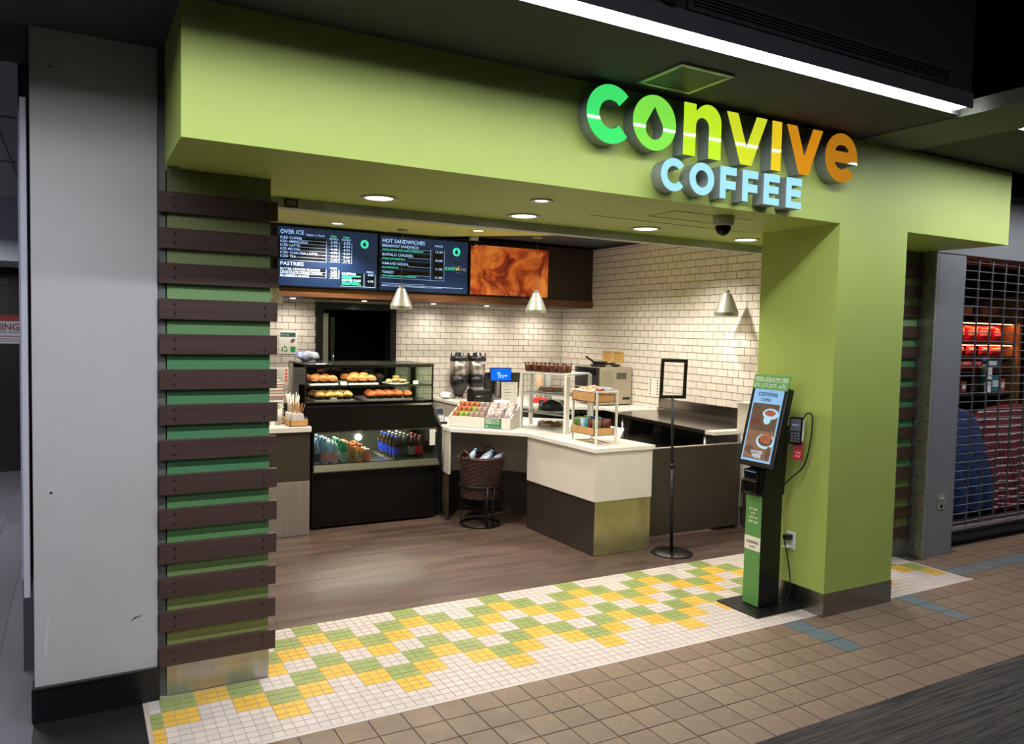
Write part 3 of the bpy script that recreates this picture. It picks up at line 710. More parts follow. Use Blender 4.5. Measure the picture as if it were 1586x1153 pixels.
# ================================================================== menu panel and screens
t = T('wooden_soffit', 'long dark walnut box on the back wall carrying the menu screens', 'wall box', (1.0, 4.3, 2.1))
MB().box(-2.55, 3.05, 3.98, 4.69, 2.1, 2.868).build('box', M('walnut_dark', (40, 27, 20), .5, noise_=(6, .4), stretch=(.4, 3, 3)), t)
MB().box(-2.55, 3.05, 3.955, 3.98, 2.1, 2.19).build('bottom_rail', WOODM, t)
YS = 3.925
TB = M('menu_text_blue', (200, 222, 250), .5, emit=1.0, ergb=(150, 190, 250)); TG = M('menu_text_teal', (70, 230, 180), .5, emit=1.0)
def screen(x0, x1, z0, z1, label, mat):
    t = T('menu_screen', label, 'screen', ((x0 + x1) / 2, 3.95, z0))
    MB().box(x0, x1, YS + .002, 3.955, z0, z1).build('bezel', BLK, t, .003)
    MB().box(x0 + .012, x1 - .012, YS, YS + .002, z0 + .012, z1 - .012).build('display', mat, t)
    return t
NAVYS = M('screen_navy', (22, 40, 70), .3, emit=.8, noise_=(2, .25, 1))
def on_screen(x0, x1, z0, z1): return lambda u, v: (x0 + .012 + (x1 - x0 - .024) * u, YS - .0015, z1 - .012 - (z1 - z0 - .024) * v)
def rect(mb, P, u0, v0, u1, v1):
    a = P(u0, v1); b = P(u1, v0); y = a[1]
    mb.add([(a[0], y, a[2]), (b[0], y, a[2]), (b[0], y, b[2]), (a[0], y, b[2])], [(0, 1, 2, 3)])
def drop_logo(P, u, v, r, par, ymat):
    c = P(u, v)
    outline([arc(c[0], c[2], r, r, 0, 354, 36), [(c[0], c[2] + r * .72)] + arc(c[0], c[2] - r * .14, r * .42, r * .42, 148, 392, 20)], c[1] - .0005, c[1]).build('drop_logo', ymat, par)
s1 = screen(-1.06, .062, 2.2, 2.845, 'left menu screen listing iced drinks and pastries', NAVYS); P = on_screen(-1.06, .062, 2.2, 2.845)
BK = M('menu_cell_black', (8, 10, 16), .3)
mb = MB(); rect(mb, lambda u, v: (P(u, v)[0], YS - .0005, P(u, v)[2]), .0, .16, .47, .56)
for u0, u1, v0, v1 in [(.5, .6, .2, .56), (.63, .73, .2, .56), (0, .47, .68, .84), (.5, .6, .7, .84), (.62, .86, .73, .97), (.88, .98, .73, .97)]: rect(mb, lambda u, v: (P(u, v)[0], YS - .0005, P(u, v)[2]), u0, v0, u1, v1)
mb.build('table_cells', BK, s1)
L = [('OVER ICE', P(.02, .115), .062, .25), ('PASTRIES', P(.02, .655), .055, .25)]
H = .036
for k, st in enumerate(['ICED COFFEE', 'ICED AMERICANO', 'ICED LATTE', 'ICED MOCHA', 'ICED CHAI TEA LATTE', 'ICED TEA']):
    v = .205 + k * .063; L.append((st, P(.02, v), H, .021 * len(st)))
    L.append((['3.40', '3.95', '4.45', '4.70', '4.95', '3.20'][k], P(.515, v + .02), H, .075)); L.append((['3.90', '4.50', '4.95', '5.20', '5.60', '3.70'][k], P(.645, v + .02), H, .075))
for k, st in enumerate(['BUTTER CRUNCH BLONDIE', 'CHOCOLATE CHUNK COOKIE', 'BLUEBERRY SCONE']):
    L.append((st, P(.02, .735 + k * .058), H * .95, .0205 * len(st))); L.append((['4.50', '3.65', '4.35'][k], P(.515, .745 + k * .05), H, .075))
L += [('Regular or Decaf', P(.27, .125), .028, .2), ('SINGLE', P(.5, .165), .026, .1), ('DOUBLE', P(.63, .165), .026, .1), ('PRICE', P(.51, .68), .026, .08), ('PRICE', P(.89, .71), .026, .08),
      ('MUFFINS', P(.63, .765), .034, .16), ('COFFEE CAKE', P(.63, .88), .034, .22), ('4.50', P(.9, .765), .032, .07), ('4.75', P(.9, .88), .032, .07)]
text(L, TB, (1, 0, 0), (0, 0, 1), 'menu_lettering', s1, bold=.012)
text([('12oz', P(.51, .12), .032, .07), ('16oz', P(.64, .12), .032, .07), ('CINNAMON, BLUEBERRY', P(.63, .8), .022, .22), ('BANANA NUT', P(.63, .83), .022, .12), ('WITH A CINNAMON', P(.63, .915), .022, .2), ('CRUMB TOPPING', P(.63, .945), .022, .22)], TG, (1, 0, 0), (0, 0, 1), 'menu_lettering', s1, bold=.01)
mb = MB()
for k in range(7): rect(mb, P, .02 + (.16 if k < 6 else 0), .213 + k * .0585, .47, .2165 + k * .0585); rect(mb, P, .5, .225 + k * .055, .6, .228 + k * .055); rect(mb, P, .63, .225 + k * .055, .73, .228 + k * .055)
for u in (.47, .6, .73): rect(mb, P, u, .2, u + .003, .56)
for k in range(3): rect(mb, P, .02, .75 + k * .045, .47, .753 + k * .045); rect(mb, P, .5, .76 + k * .04, .6, .763 + k * .04)
for u in (.47, .6): rect(mb, P, u, .69, u + .003, .845)
for u in (.86, .98): rect(mb, P, u, .73, u + .003, .97)
rect(mb, P, .62, .965, .98, .97)
mb.build('table_lines', TB, s1); drop_logo(P, .865, .2, .047, s1, M('logo_mint', (66, 226, 176), .4, emit=.9))
s2 = screen(.075, 1.195, 2.2, 2.835, 'middle menu screen listing hot sandwiches', NAVYS); P = on_screen(.075, 1.195, 2.2, 2.835)
mb = MB(); Q = lambda u, v: (P(u, v)[0], YS - .0005, P(u, v)[2]); rect(mb, Q, 0, .3, .56, .42); rect(mb, Q, 0, .19, .56, .26); rect(mb, Q, 0, .46, .56, .58); rect(mb, Q, 0, .62, .56, .72); rect(mb, Q, .59, .2, .72, .76); mb.build('table_cells', BK, s2)
L = [('HOT SANDWICHES', P(.02, .12), .062, .52), ('PRICE', P(.61, .135), .03, .1)]
for k, st in enumerate(['BREAKFAST SANDWICH', 'BUFFALO CHICKEN', 'HAM AND GOUDA', 'TURKEY']):
    L.append((st, P(.02, .2 + k * .163), .04, .0245 * len(st))); L.append((['12.00', '10.00', '11.00', '11.00'][k], P(.61, .25 + k * .163), .036, .1))
text(L, TB, (1, 0, 0), (0, 0, 1), 'menu_lettering', s2, bold=.012)
text([('CHOICE OF BACON TURKEY SAUSAGE, CHEDDAR & EGG', P(.02, .265), .026, .5), ('ON NAAN W/ FLATBREAD MAYO', P(.02, .428), .026, .28), ('ON A PRETZEL ROLL', P(.02, .591), .026, .2), ('WITH CHEDDAR, LETTUCE ON WHITE BREAD', P(.02, .748), .026, .42)], TG, (1, 0, 0), (0, 0, 1), 'menu_lettering', s2, bold=.01)
mb = MB()
for k in range(4): rect(mb, P, .3, .215 + k * .163, .56, .219 + k * .163)
for u in (.56, .72): rect(mb, P, u, .19, u + .003, .78)
rect(mb, P, 0, .775, .72, .779); rect(mb, P, .02, .87, .5, .876); rect(mb, P, .02, .9, .95, .906); rect(mb, P, .02, .92, .7, .925)
rect(mb, P, .8, .475, .93, .477); rect(mb, P, .86, .6, .93, .602)
mb.build('table_lines', TB, s2); drop_logo(P, .865, .2, .05, s2, MATS['logo_mint'])
for k, (ch, u, col) in enumerate([('con', .73, (70, 226, 170)), ('vi', .853, (200, 210, 120)), ('ve', .9, (130, 120, 110))]):
    text([(ch, P(u, .56), .075, [.125, .05, .09][k])], M('logo_text%d' % k, col, .4, emit=.8), (1, 0, 0), (0, 0, 1), 'logo_lettering', s2, bold=.015)
FOOD = M('food_photo', (226, 136, 58), .3, emit=.62, noise_=(3.2, 0, 1), rgb2=(80, 20, 8))
n_ = [n for n in FOOD.node_tree.nodes if n.type == 'TEX_NOISE'][0]; n_.inputs['Distortion'].default_value = .9
rp = [n for n in FOOD.node_tree.nodes if n.type == 'VALTORGB'][0]; e = rp.color_ramp.elements.new(.5); e.color = (*lin((184, 88, 34)), 1); e = rp.color_ramp.elements.new(.42); e.color = (*lin((126, 40, 18)), 1)
s3 = screen(1.215, 2.335, 2.2, 2.82, 'right screen showing an orange-brown close-up food photo', FOOD)

# ================================================================== left counter with cups, straws, notices
t = T('left_counter', 'brown counter with steel kick and white top between slatted column and pastry case', 'counter', (-1.8, 2.4, 0))
MB().box(-2.55, -1.195, 2.0, 2.78, .467, .885).build('cabinet', BRN, t, .002)
MB().box(-2.55, -1.195, 2.0, 2.78, .003, .467).build('kick_panel', STEEL, t, .002)
MB().box(-2.56, -1.185, 1.985, 2.8, .885, .93).build('worktop', WQ, t, .004)
t = T('stirrer_caddy', 'wooden caddy holding white sleeves of straws and stirrers on the left counter', 'caddy', (-1.24, 2.25, .931))
mb = MB(); x0, x1, y0, y1 = -1.36, -1.205, 2.02, 2.3
mb.box(x0, x1, y0, y0 + .008, .931, .985).box(x0, x1, y1 - .008, y1, .931, .985).box(x0, x0 + .008, y0, y1, .931, .985).box(x1 - .008, x1, y0, y1, .931, .985).box(x0, x1, y0, y1, .931, .937)
mb.build('tray', WOODL, t, .001)
MB().box(-1.335, -1.24, 2.04, 2.12, .938, 1.035).build('holder', M('grey_white_card', (205, 205, 215), .5), t, .002)
MB().box(-1.345, -1.24, 2.14, 2.27, .938, 1.035).build('holder', PAPER, t, .002)
p = None
for k in range(16):
    a = random.uniform(-.16, .16); loc = (-1.29 + a * .18, 2.08 + random.uniform(-.03, .03), 1.02)
    if p is None:
        p = MB().box(-.0025, .0025, -.001, .001, 0, .105).build('coffee_stirrer', M('stirrer_wood', (190, 140, 90), .6), loc=(0, 0, 0)); tag(p, 'short wooden coffee stirrer fanned out in the front holder', 'stirrer', 'wooden stirrers in the caddy'); p.location = loc; p.rotation_euler = (0, a * 2.2, 0)
    else: c = dup(p, loc); c.rotation_euler = (random.uniform(-.1, .1), a * 2.4, 0)
p = None
for k in range(22):
    loc = (-1.3 + random.uniform(-.035, .035), 2.2 + random.uniform(-.05, .05), 1.02)
    if p is None:
        p = MB().rod((0, 0, 0), (0, 0, .17), .0035, 6).build('straw', M('straw_white', (225, 222, 210), .6), loc=(0, 0, 0)); tag(p, 'white wrapped straw standing in the rear holder', 'straw', 'white straws in the caddy'); p.location = loc
    else: c = dup(p, loc); c.rotation_euler = (random.uniform(-.15, .15), random.uniform(-.2, .2), 0); c.scale = (1, 1, random.uniform(.85, 1.1))
for k in range(3):
    t = T('paper_cup_stack', 'stack of white paper cups by the straws, %s from the right' % ORD[k], 'cup stack', (-1.42 - k * .09, 2.2, .931))
    x = -1.42 - k * .09; top = 1.13 - k * .03
    MB().lathe([(.027, .931), (.038, top - .02)], x, 2.2, 20).build('cups', PAPER, t)
    for q in range(5): MB().lathe([(.036, top - .05 + q * .012), (.041, top - .048 + q * .012), (.041, top - .043 + q * .012)], x, 2.2, 20).build('cup_rim', WPL, t)
t = T('newspaper_pile', 'tall pile of folded papers behind the slatted column edge', 'paper pile', (-1.4, 2.66, .931))
for k in range(26):
    z = .935 + k * .0135; dx = random.uniform(-.008, .008)
    MB().box(-1.72 + dx, -1.3 + dx, 2.52, 2.77, z, z + .011).build('paper_bundle', [PAPER, M('newsprint_grey', (150, 140, 132), .8), M('newsprint_pale', (200, 190, 178), .8), M('newsprint_red', (170, 110, 98), .8)][k % 4 if k % 7 else 1], t)
t = T('napkin_bag', 'white and blue plastic napkin bag on top of the display case corner', 'bag', (-1.05, 2.85, 1.47))
t2 = MB().ball((-1.0, 2.85, 1.495), .11, .07, .045, 16, 10, bumpy=.6, sc=22).build('bag_body', M('white_film', (225, 228, 235), .25, noise_=(14, .5), rgb2=(40, 90, 180)), t)
t = T('recycling_poster', 'white recycling poster with green bin and arrows on the back wall', 'poster', (-.75, 4.69, 1.45))
MB().box(-.86, -.645, 4.688, 4.6945, 1.45, 1.72).build('sheet', PAPER, t)
MB().box(-.845, -.67, 4.6865, 4.688, 1.65, 1.7).build('heading', M('poster_teal', (36, 84, 84), .6), t)
text([('RECYCLE', (-.835, 4.6855, 1.665), .025, .09)], PAPER, (1, 0, 0), (0, 0, 1), parent=t)
GRN = M('poster_green', (40, 150, 80), .6)
MB().prism_ax([(-.725, 1.47), (-.675, 1.47), (-.668, 1.535), (-.732, 1.535)], 4.6865, 4.688, 'y').build('bin_icon', GRN, t)
mb = MB()
for k in range(3):
    a = k * 2 * PI / 3 + .3; c0 = (-.795, 1.505)
    q = [(c0[0] + r * math.cos(a + d), c0[1] + r * math.sin(a + d)) for r, d in [(.022, 0), (.04, 0), (.04, 1.2), (.048, 1.25), (.028, 1.75), (.016, 1.2), (.022, 1.1)]]
    mb.prism_ax(q, 4.6865, 4.688, 'y')
mb.build('arrow_icon', GRN, t)
MB().box(-.73, -.69, 4.6865, 4.688, 1.58, 1.61).box(-.715, -.675, 4.6865, 4.688, 1.6, 1.63).build('picture', M('poster_grey', (120, 110, 125), .6), t)
t = T('notice_sheet', 'printed white notice with orange side squares below the recycling poster', 'notice', (-1.2, 3.2, 1.3))
MB().box(-1.36, -1.1, 3.19, 3.2, 1.2, 1.37).build('sheet', PAPER, t)
for k in range(4): MB().box(-1.135, -1.112, 3.187, 3.19, 1.23 + k * .033, 1.252 + k * .033).build('orange_square', M('notice_orange', (226, 100, 50), .6), t)
mb = MB()
for k in range(6): mb.box(-1.35, -1.15, 3.188, 3.19, 1.225 + k * .022, 1.229 + k * .022)
mb.build('text_line', M('text_grey', (110, 110, 115), .7), t)
MB().box(-1.3, -1.15, 3.2, 3.22, .931, 1.2).build('stand', WPL, t)

# ================================================================== refrigerated display case
CX0, CX1 = -1.15, .08
t = T('display_case', 'black refrigerated display case with open drinks well and glass pastry box on top', 'display case', (-.53, 2.5, 0))
MB().box(CX0 + .01, CX1 - .01, 2.135, 2.98, .02, .5).build('base', M('case_black', (9, 9, 9), .35, spec=.3), t, .004)
mb = MB()
for k in range(4): mb.box(CX0 + .02, CX1 - .02, 2.128, 2.136, .44 + k * .012, .446 + k * .012)
mb.build('vent_grille', BLKG, t)
side = [(2.12, .46), (2.98, .46), (2.98, 1.06), (2.36, 1.06), (2.14, .86), (2.12, .84)]
MB().prism_ax(side, CX0, CX0 + .022, 'x').build('side_panel', BLKG, t, .002)
MB().prism_ax([(2.12, .04), (2.14, .04), (2.14, .86), (2.36, 1.06), (2.33, 1.06), (2.12, .86)], CX1 - .02, CX1, 'x').build('side_frame', BLKM, t, .002)
MB().prism_ax([(2.141, .52), (2.9, .52), (2.9, .99), (2.37, .99), (2.141, .86)], CX1 - .016, CX1 - .01, 'x').build('side_glass', GLASSG, t)
MB().prism_ax([(2.12, .04), (2.98, .04), (2.98, .52), (2.12, .52)], CX1 - .009, CX1, 'x').build('side_panel', BLKG, t)
MB().box(CX0 + .022, CX1 - .02, 2.9, 2.95, .5, 1.0).build('well_back', M('well_back', (46, 48, 38), .5), t)
MB().box(CX0 + .022, CX1 - .02, 2.17, 2.9, .5, .563).build('well_deck', STEELH, t)
MB().prism_ax([(2.125, .5), (2.17, .5), (2.17, .572), (2.16, .572), (2.125, .51)], CX0 + .022, CX1 - .02, 'x').build('front_lip', M('lip_steel', (84, 83, 68), .35, .6), t)
MB().box(CX0 + .022, CX1 - .02, 2.152, 2.16, .572, .845).build('front_glass', GLASSG, t)
MB().box(CX0 + .022, CX1 - .02, 2.15, 2.163, .845, .853).build('glass_trim', STEELH, t)
MB().prism_ax([(2.15, .855), (2.2, .855), (2.4, 1.0), (2.4, 1.05), (2.345, 1.05)], CX0 + .022, CX1 - .02, 'x').build('sloped_hood', BLKG, t, .003)
for x in (CX0 + .05, CX1 - .05): MB().ball((x, 2.148, .82), .012, .006, .012, 10, 6).build('glass_knob', CHROME, t)
MB().box(CX1 - .115, CX1 - .06, 2.146, 2.149, .69, .84).build('price_sheet', PAPER, t)
# upper glass box
U0, U1, V0, V1, Z0, Z1 = CX0, CX1, 2.35, 2.98, 1.05, 1.445
MB().box(U0, U1, V0 - .005, V1, Z0, Z0 + .045).build('upper_base', BLKG, t, .003)
MB().box(U0 + .01, U1 - .01, V0 - .009, V0 - .005, Z0 + .002, Z0 + .02).build('edge_trim', CHROME, t)
MB().box(U0, U1, V0 - .01, V1, Z1 - .012, Z1).build('upper_top', M('smoked_top', (66, 66, 64), .15, .4), t, .002)
MB().box(U0 + .02, U1 - .02, V0, V0 + .035, Z1 - .034, Z1 - .0125).build('lamp_housing', STEELH, t)
MB().box(U0 + .05, U1 - .05, V0 + .04, V0 + .06, Z1 - .024, Z1 - .0125).build('lamp_tube', M('case_led', (255, 244, 225), .5, emit=55), t)
MB().box(U0 + .012, U1 - .012, V0, V0 + .005, Z0 + .045, Z1 - .012).build('front_glass', GLASS, t)
MB().box(U0 + .002, U0 + .007, V0 + .012, V1 - .1, Z0 + .045, Z1 - .012).build('side_glass', GLASS, t)
MB().box(U1 - .007, U1 - .002, V0 + .012, V1 - .02, Z0 + .045, Z1 - .012).build('side_glass', glass('side_pane', (236, 246, 236), .97, 1.08), t)
for x in (U0, U1 - .012):
    MB().box(x, x + .012, V0 - .002, V0 + .012, Z0 + .045, Z1 - .012).build('corner_post', BLKM, t)
MB().box(U0, U0 + .012, V1 - .09, V1, Z0 + .045, Z1 - .012).box(U1 - .012, U1, V1 - .02, V1, Z0 + .045, Z1 - .012).build('rear_post', STEEL, t)
MB().box(U0 + .012, U1 - .38, V1 - .015, V1 - .008, Z0 + .045, Z1 - .012).build('rear_door', M('smoked_mirror', (70, 66, 62), .06, .9), t)
MB().box(U1 - .6, U1 - .012, V1 - .006, V1, Z0 + .045, Z1 - .012).build('rear_door', glass('smoke_glass', (200, 214, 200), .85), t)
MB().box(U0 + .012, U1 - .012, V0 + .02, V1 - .03, 1.238, 1.244).build('glass_shelf', GLASSG, t); MB().box(U0 + .05, U1 - .05, V0 + .022, V0 + .03, 1.232, 1.238).build('lamp_tube', MATS['case_led'], t)  # second tube under the shelf added to brighten the lower muffins
MB().box(U0 + .012, U1 - .012, V0 + .012, V0 + .02, 1.228, 1.25).build('shelf_trim', STEELH, t)
# glowing disc standing in for a glare reflection on the case glass
MB().lathe([(.03, 0), (.03, .012)], 0, 0, 16).xf(Matrix.Translation((-.48, 2.897, .69)) @ Matrix.Rotation(PI / 2, 4, 'X')).build('glass_glare', M('glass_glare', (255, 255, 250), .4, emit=40), t)
lamp('well_fill', 'AREA', (-.53, 2.46, .985), 15, (1, .97, .86), 1.0, (0, 0, 0), t, sy=.05)  # unseen area lamp added to brighten the bottles

# pastries and trays
def tray(x0, x1, y0, y1, z, label):
    t = T('pastry_tray', label, 'tray', ((x0 + x1) / 2, (y0 + y1) / 2, z))
    MB().box(x0, x1, y0, y1, z, z + .006).build('plate', M('tray_white', (214, 212, 206), .35), t, .002)
    mb = MB()
    for a, b, c, d in [(x0, x1, y0, y0 + .006), (x0, x1, y1 - .006, y1), (x0, x0 + .006, y0, y1), (x1 - .006, x1, y0, y1)]: mb.box(a, b, c, d, z + .006, z + .02)
    mb.build('rim', MATS['tray_white'], t)
def card(x, y, z, label, wd=.055):
    t = T('price_card', label, 'card', (x, y, z))
    q = MB().box(-wd / 2, wd / 2, 0, .003, 0, .038); q.xf(Matrix.Translation((x, y, z)) @ Matrix.Rotation(-.15, 4, 'X')); q.build('card', M('card_cream', (226, 226, 208), .6), t)
    q = MB().box(-wd * .35, wd * .35, -.001, 0, .018, .02); q.xf(Matrix.Translation((x, y, z)) @ Matrix.Rotation(-.15, 4, 'X')); q.build('text_line', M('text_grey'), t)
ZU, ZL = 1.2445, 1.0955
tray(-1.1, -.835, 2.4, 2.8, ZU, 'white tray of muffins at the left of the upper shelf')
tray(-.745, -.45, 2.4, 2.8, ZU, 'white tray of muffins in the middle of the upper shelf')
tray(-1.05, -.68, 2.4, 2.8, ZL, 'tray of golden muffins at the left of the lower deck')
tray(-.56, -.11, 2.4, 2.8, ZL, 'tray of orange-brown muffins at the right of the lower deck')
CUP = M('dark_paper_cup', (36, 22, 16), .7)
def muffin(col, key, col2, seed, label, group):
    t = T('muffin', label, 'muffin', (0, 0, 0), group)
    mb = MB(); n = 24
    prof = [(.026, 0), (.036, .04)]
    mb.v = []
    o = 0
    for r, z in prof:
        for k in range(n): rr = r * (1 + .04 * (k % 2)); mb.v.append((rr * math.cos(2 * PI * k / n), rr * math.sin(2 * PI * k / n), z))
    for k in range(n): mb.f.append((k, (k + 1) % n, n + (k + 1) % n, n + k)); mb.m.append(0); mb.sm.append(False)
    mb.f.append(tuple(range(n))[::-1]); mb.m.append(0); mb.sm.append(False)
    mb.build('paper_cup', CUP, t)
    MB().ball((seed, 0, 0), .05, .05, .036, 18, 10, bumpy=.28, sc=60, zmin=-.35).xf(Matrix.Translation((-seed, 0, .046))).build('top', M(key, col, .65, noise_=(60, .4), rgb2=col2, bump=(120, .5)), t)
    return t
def fill(proto_args, spots, where, group, cat=None):
    pr = None
    for k, (x, y, z) in enumerate(spots):
        lb = where % ORD[k]
        if pr is None: pr = muffin(*proto_args, lb, group); pr.location = (x, y, z)
        else: dup(pr, (x, y, z), random.uniform(0, 6), lb)
fill(((206, 130, 66), 'muffin_brown', (140, 70, 30), .3), [(-1.05 + k * .085, 2.45, ZU + .008) for k in range(3)] + [(-1.01 + k * .085, 2.55, ZU + .01) for k in range(2)] + [(-1.05 + k * .085, 2.66, ZU + .01) for k in range(3)], 'brown muffin, %s from the front left of the upper left tray', 'brown muffins on the upper left tray')
fill(((222, 146, 74), 'muffin_orange', (166, 90, 40), .7), [(-.69 + k * .09, 2.45, ZU + .008) for k in range(3)] + [(-.65 + k * .09, 2.54, ZU + .03) for k in range(2)] + [(-.69 + k * .09, 2.66, ZU + .01) for k in range(3)], 'smooth orange muffin, %s from the front left of the middle upper tray', 'orange muffins on the middle upper tray')
fill(((236, 188, 110), 'muffin_gold', (120, 70, 34), 1.1), [(-.99 + k * .085, 2.45, ZL + .008) for k in range(4)] + [(-.97 + k * .085, 2.55, ZL + .012) for k in range(4)] + [(-.99 + k * .085, 2.68, ZL + .01) for k in range(4)], 'golden speckled muffin, %s from the front left of the lower left tray', 'golden muffins on the lower left tray')
fill(((214, 124, 58), 'muffin_crumb', (150, 60, 26), 1.9), [(-.5 + k * .088, 2.45, ZL + .008) for k in range(5)] + [(-.49 + k * .088, 2.56, ZL + .014) for k in range(4)], 'crumbly orange-brown muffin, %s from the front left of the lower right tray', 'crumbly muffins on the lower right tray')
fill(((70, 46, 34), 'muffin_choc', (30, 18, 14), 2.3), [(-.42 + k * .08, 2.72, ZU + .01) for k in range(2)] + [(-.46, 2.64, ZU + .01)], 'dark chocolate muffin, %s of those behind the round plate', 'chocolate muffins behind the plate')
t = T('pastry_plate', 'round white plate on the upper shelf under wrapped pastries', 'plate', (-.25, 2.5, ZU))
MB().lathe([(.07, ZU), (.13, ZU + .012), (.132, ZU + .016), (.11, ZU + .012), (.0005, ZU + .008)], -.25, 2.5, 28).build('dish', M('tray_white'), t)
for k, (dx, dy, dz, c1, c2, lb) in enumerate([(-.075, -.03, .012, (230, 206, 160), (150, 100, 50), 'pale cream bar at the left of the round plate'), (-.005, 0, .02, (190, 160, 80), (60, 50, 30), 'speckled wrapped pastry in the middle of the round plate'), (.055, -.035, .012, (220, 180, 110), (160, 110, 60), 'yellow pastry at the right of the round plate'), (.015, .03, .045, (200, 170, 90), (80, 90, 50), 'topmost speckled pastry of the round plate')]):
    t = T('wrapped_pastry', lb, 'pastry', (-.25 + dx, 2.5 + dy, ZU + dz))
    MB().ball((-.25 + dx, 2.5 + dy, ZU + dz + .018), .036, .032, .02, 14, 8, bumpy=.45, sc=40).build('pastry', M('pastry%d' % k, c1, .4, noise_=(70, .5), rgb2=c2), t)
card(-.79, 2.39, ZU, 'small price card between the two upper muffin trays')
card(-.08, 2.4, ZU, 'small price card right of the round plate', .05)
card(-.88, 2.385, ZL + .002, 'small price card before the golden muffins')

# bottles in the drinks well
def bottle(label, group, body, cap, lab, labm=None, h=.2, r=.031, kind='soda'):
    t = T('bottle', label, 'bottle', (0, 0, 0), group)
    if kind == 'soda': prof = [(.6 * r, 0), (.95 * r, .006), (r, .03), (.94 * r, .07), (r, .11), (.9 * r, .14), (.45 * r, .178), (.36 * r, .186), (.36 * r, h - .012)]
    elif kind == 'tea': prof = [(.9 * r, 0), (r, .01), (r, .12), (.85 * r, .14), (.62 * r, .15), (.62 * r, h - .012)]
    else: prof = [(.9 * r, 0), (r, .01), (r, .15), (.8 * r, .17), (.4 * r, .19), (.38 * r, h - .012)]
    MB().lathe([(a, z * h / .2) for a, z in prof], n=16).build('body', body, t)
    rc = .62 * r + .003 if kind == 'tea' else .42 * r
    MB().lathe([(rc, h - .02), (rc, h - .002), (.0005, h)], n=14).build('cap', cap, t)
    MB().lathe([(r + .0008, .025 if lab != 'red' else .03), (r + .0008, .1)], n=16, cap=False).build('label', labm, t)
    return t
PET = glass('pet_clear', (200, 220, 235), .85, 1.5); 
COLA = M('cola_dark', (38, 20, 14), .15); BLUEC = M('cola_blue', (24, 60, 180), .3); BLACKL = M('cola_black', (22, 24, 28), .3); SILV = M('cola_silver', (150, 152, 156), .35, .3); REDL = M('cola_red', (170, 24, 30), .3)
WBOT = M('water_blue', (150, 176, 200), .12, noise_=(20, .3)); GBOT = M('green_bottle', (28, 120, 70), .12); TEA = M('orange_tea', (216, 120, 40), .2); TEA2 = M('amber_tea', (120, 84, 40), .2)
def cola_logo(t):
    # round emblem: red top, white wave, blue bottom
    r = .0235; yb = -.0325
    mb = MB(); n = 16
    c = [(r * math.cos(2 * PI * k / n), r * math.sin(2 * PI * k / n) + .065) for k in range(n)]
    def ring(z0, z1, mi):
        pts = [(x, z) for x, z in arc(0, .065, r, r, 0, 350, 35) if z0 <= z - .065 + (.25 * x) <= z1]
        if len(pts) > 2:
            mb.add([(x, -math.sqrt(max(1e-6, .0331 ** 2 - x * x)), z) for x, z in pts], [tuple(range(len(pts)))], mi)
    ring(.006, 1, 1); ring(-.006, .007, 0); ring(-1, -.005, 2)
    mb.build('emblem', [PAPER, REDL, BLUEC], t)
rows = [(-1.085, M('cap_sky', (120, 180, 220), .4), WBOT, M('dark_blue_label', (20, 50, 110), .5), 'soda', 'water bottle with dark blue label', 4, .2),
        (-1.008, M('cap_sky'), WBOT, M('white_red_label', (232, 214, 216), .5, noise_=(60, .3), rgb2=(214, 60, 70)), 'plain', 'water bottle with large white-red label', 4, .22),
        (-.925, M('cap_white', (226, 222, 214), .4), WBOT, M('white_red_label'), 'plain', 'water bottle with white cap and small label', 5, .2),
        (-.84, M('cap_pale', (200, 214, 206), .4), GBOT, M('mint_label', (150, 196, 196), .5), 'soda', 'green glass sparkling water bottle', 4, .2),
        (-.762, M('cap_orange', (226, 116, 30), .4), TEA2, M('yellow_label', (200, 160, 60), .5, noise_=(50, .5), rgb2=(60, 60, 70)), 'tea', 'amber tea bottle with orange cap', 4, .17),
        (-.69, M('cap_orange'), TEA, M('cream_label', (220, 210, 170), .5, noise_=(60, .5), rgb2=(120, 110, 50)), 'tea', 'bright orange juice bottle', 3, .165),
        (-.625, M('cap_pale'), M('red_juice', (190, 50, 36), .2), M('pale_red_label', (210, 120, 100), .5), 'tea', 'small red juice bottle', 2, .12),
        (-.345, M('cap_blue', (24, 70, 190), .4), COLA, BLUEC, 'soda', 'blue-labelled cola bottle', 5, .2),
        (-.268, M('cap_silver', (140, 150, 150), .4), COLA, BLACKL, 'soda', 'black-labelled cola bottle', 5, .2),
        (-.19, M('cap_silver'), COLA, SILV, 'soda', 'silver-labelled cola bottle', 5, .2),
        (-.112, M('cap_red', (200, 40, 50), .4), M('cherry', (60, 14, 14), .15), REDL, 'soda', 'red-labelled soda bottle', 3, .2)]
for x, cap, body, labm, kd, nm, n, h in rows:
    pr = None
    for k in range(n):
        lb = '%s, %s from the front of its row' % (nm, ORD[k]); loc = (x, 2.205 + k * .1, .564 + (.0175 if x > -.4 else 0))
        if pr is None:
            pr = bottle(lb, nm + 's in the well', body, cap, 'x', labm, h, kind=kd)
            if x > -.5 and x < -.15: cola_logo(pr)
            pr.location = loc
        else: dup(pr, loc, 0, lb)
t = T('can_holder', 'wire and steel can riser under the cola rows in the drinks well', 'riser', (-.23, 2.45, .5635))
MB().box(-.385, -.07, 2.168, 2.85, .5635, .58).build('riser_plate', STEELH, t)

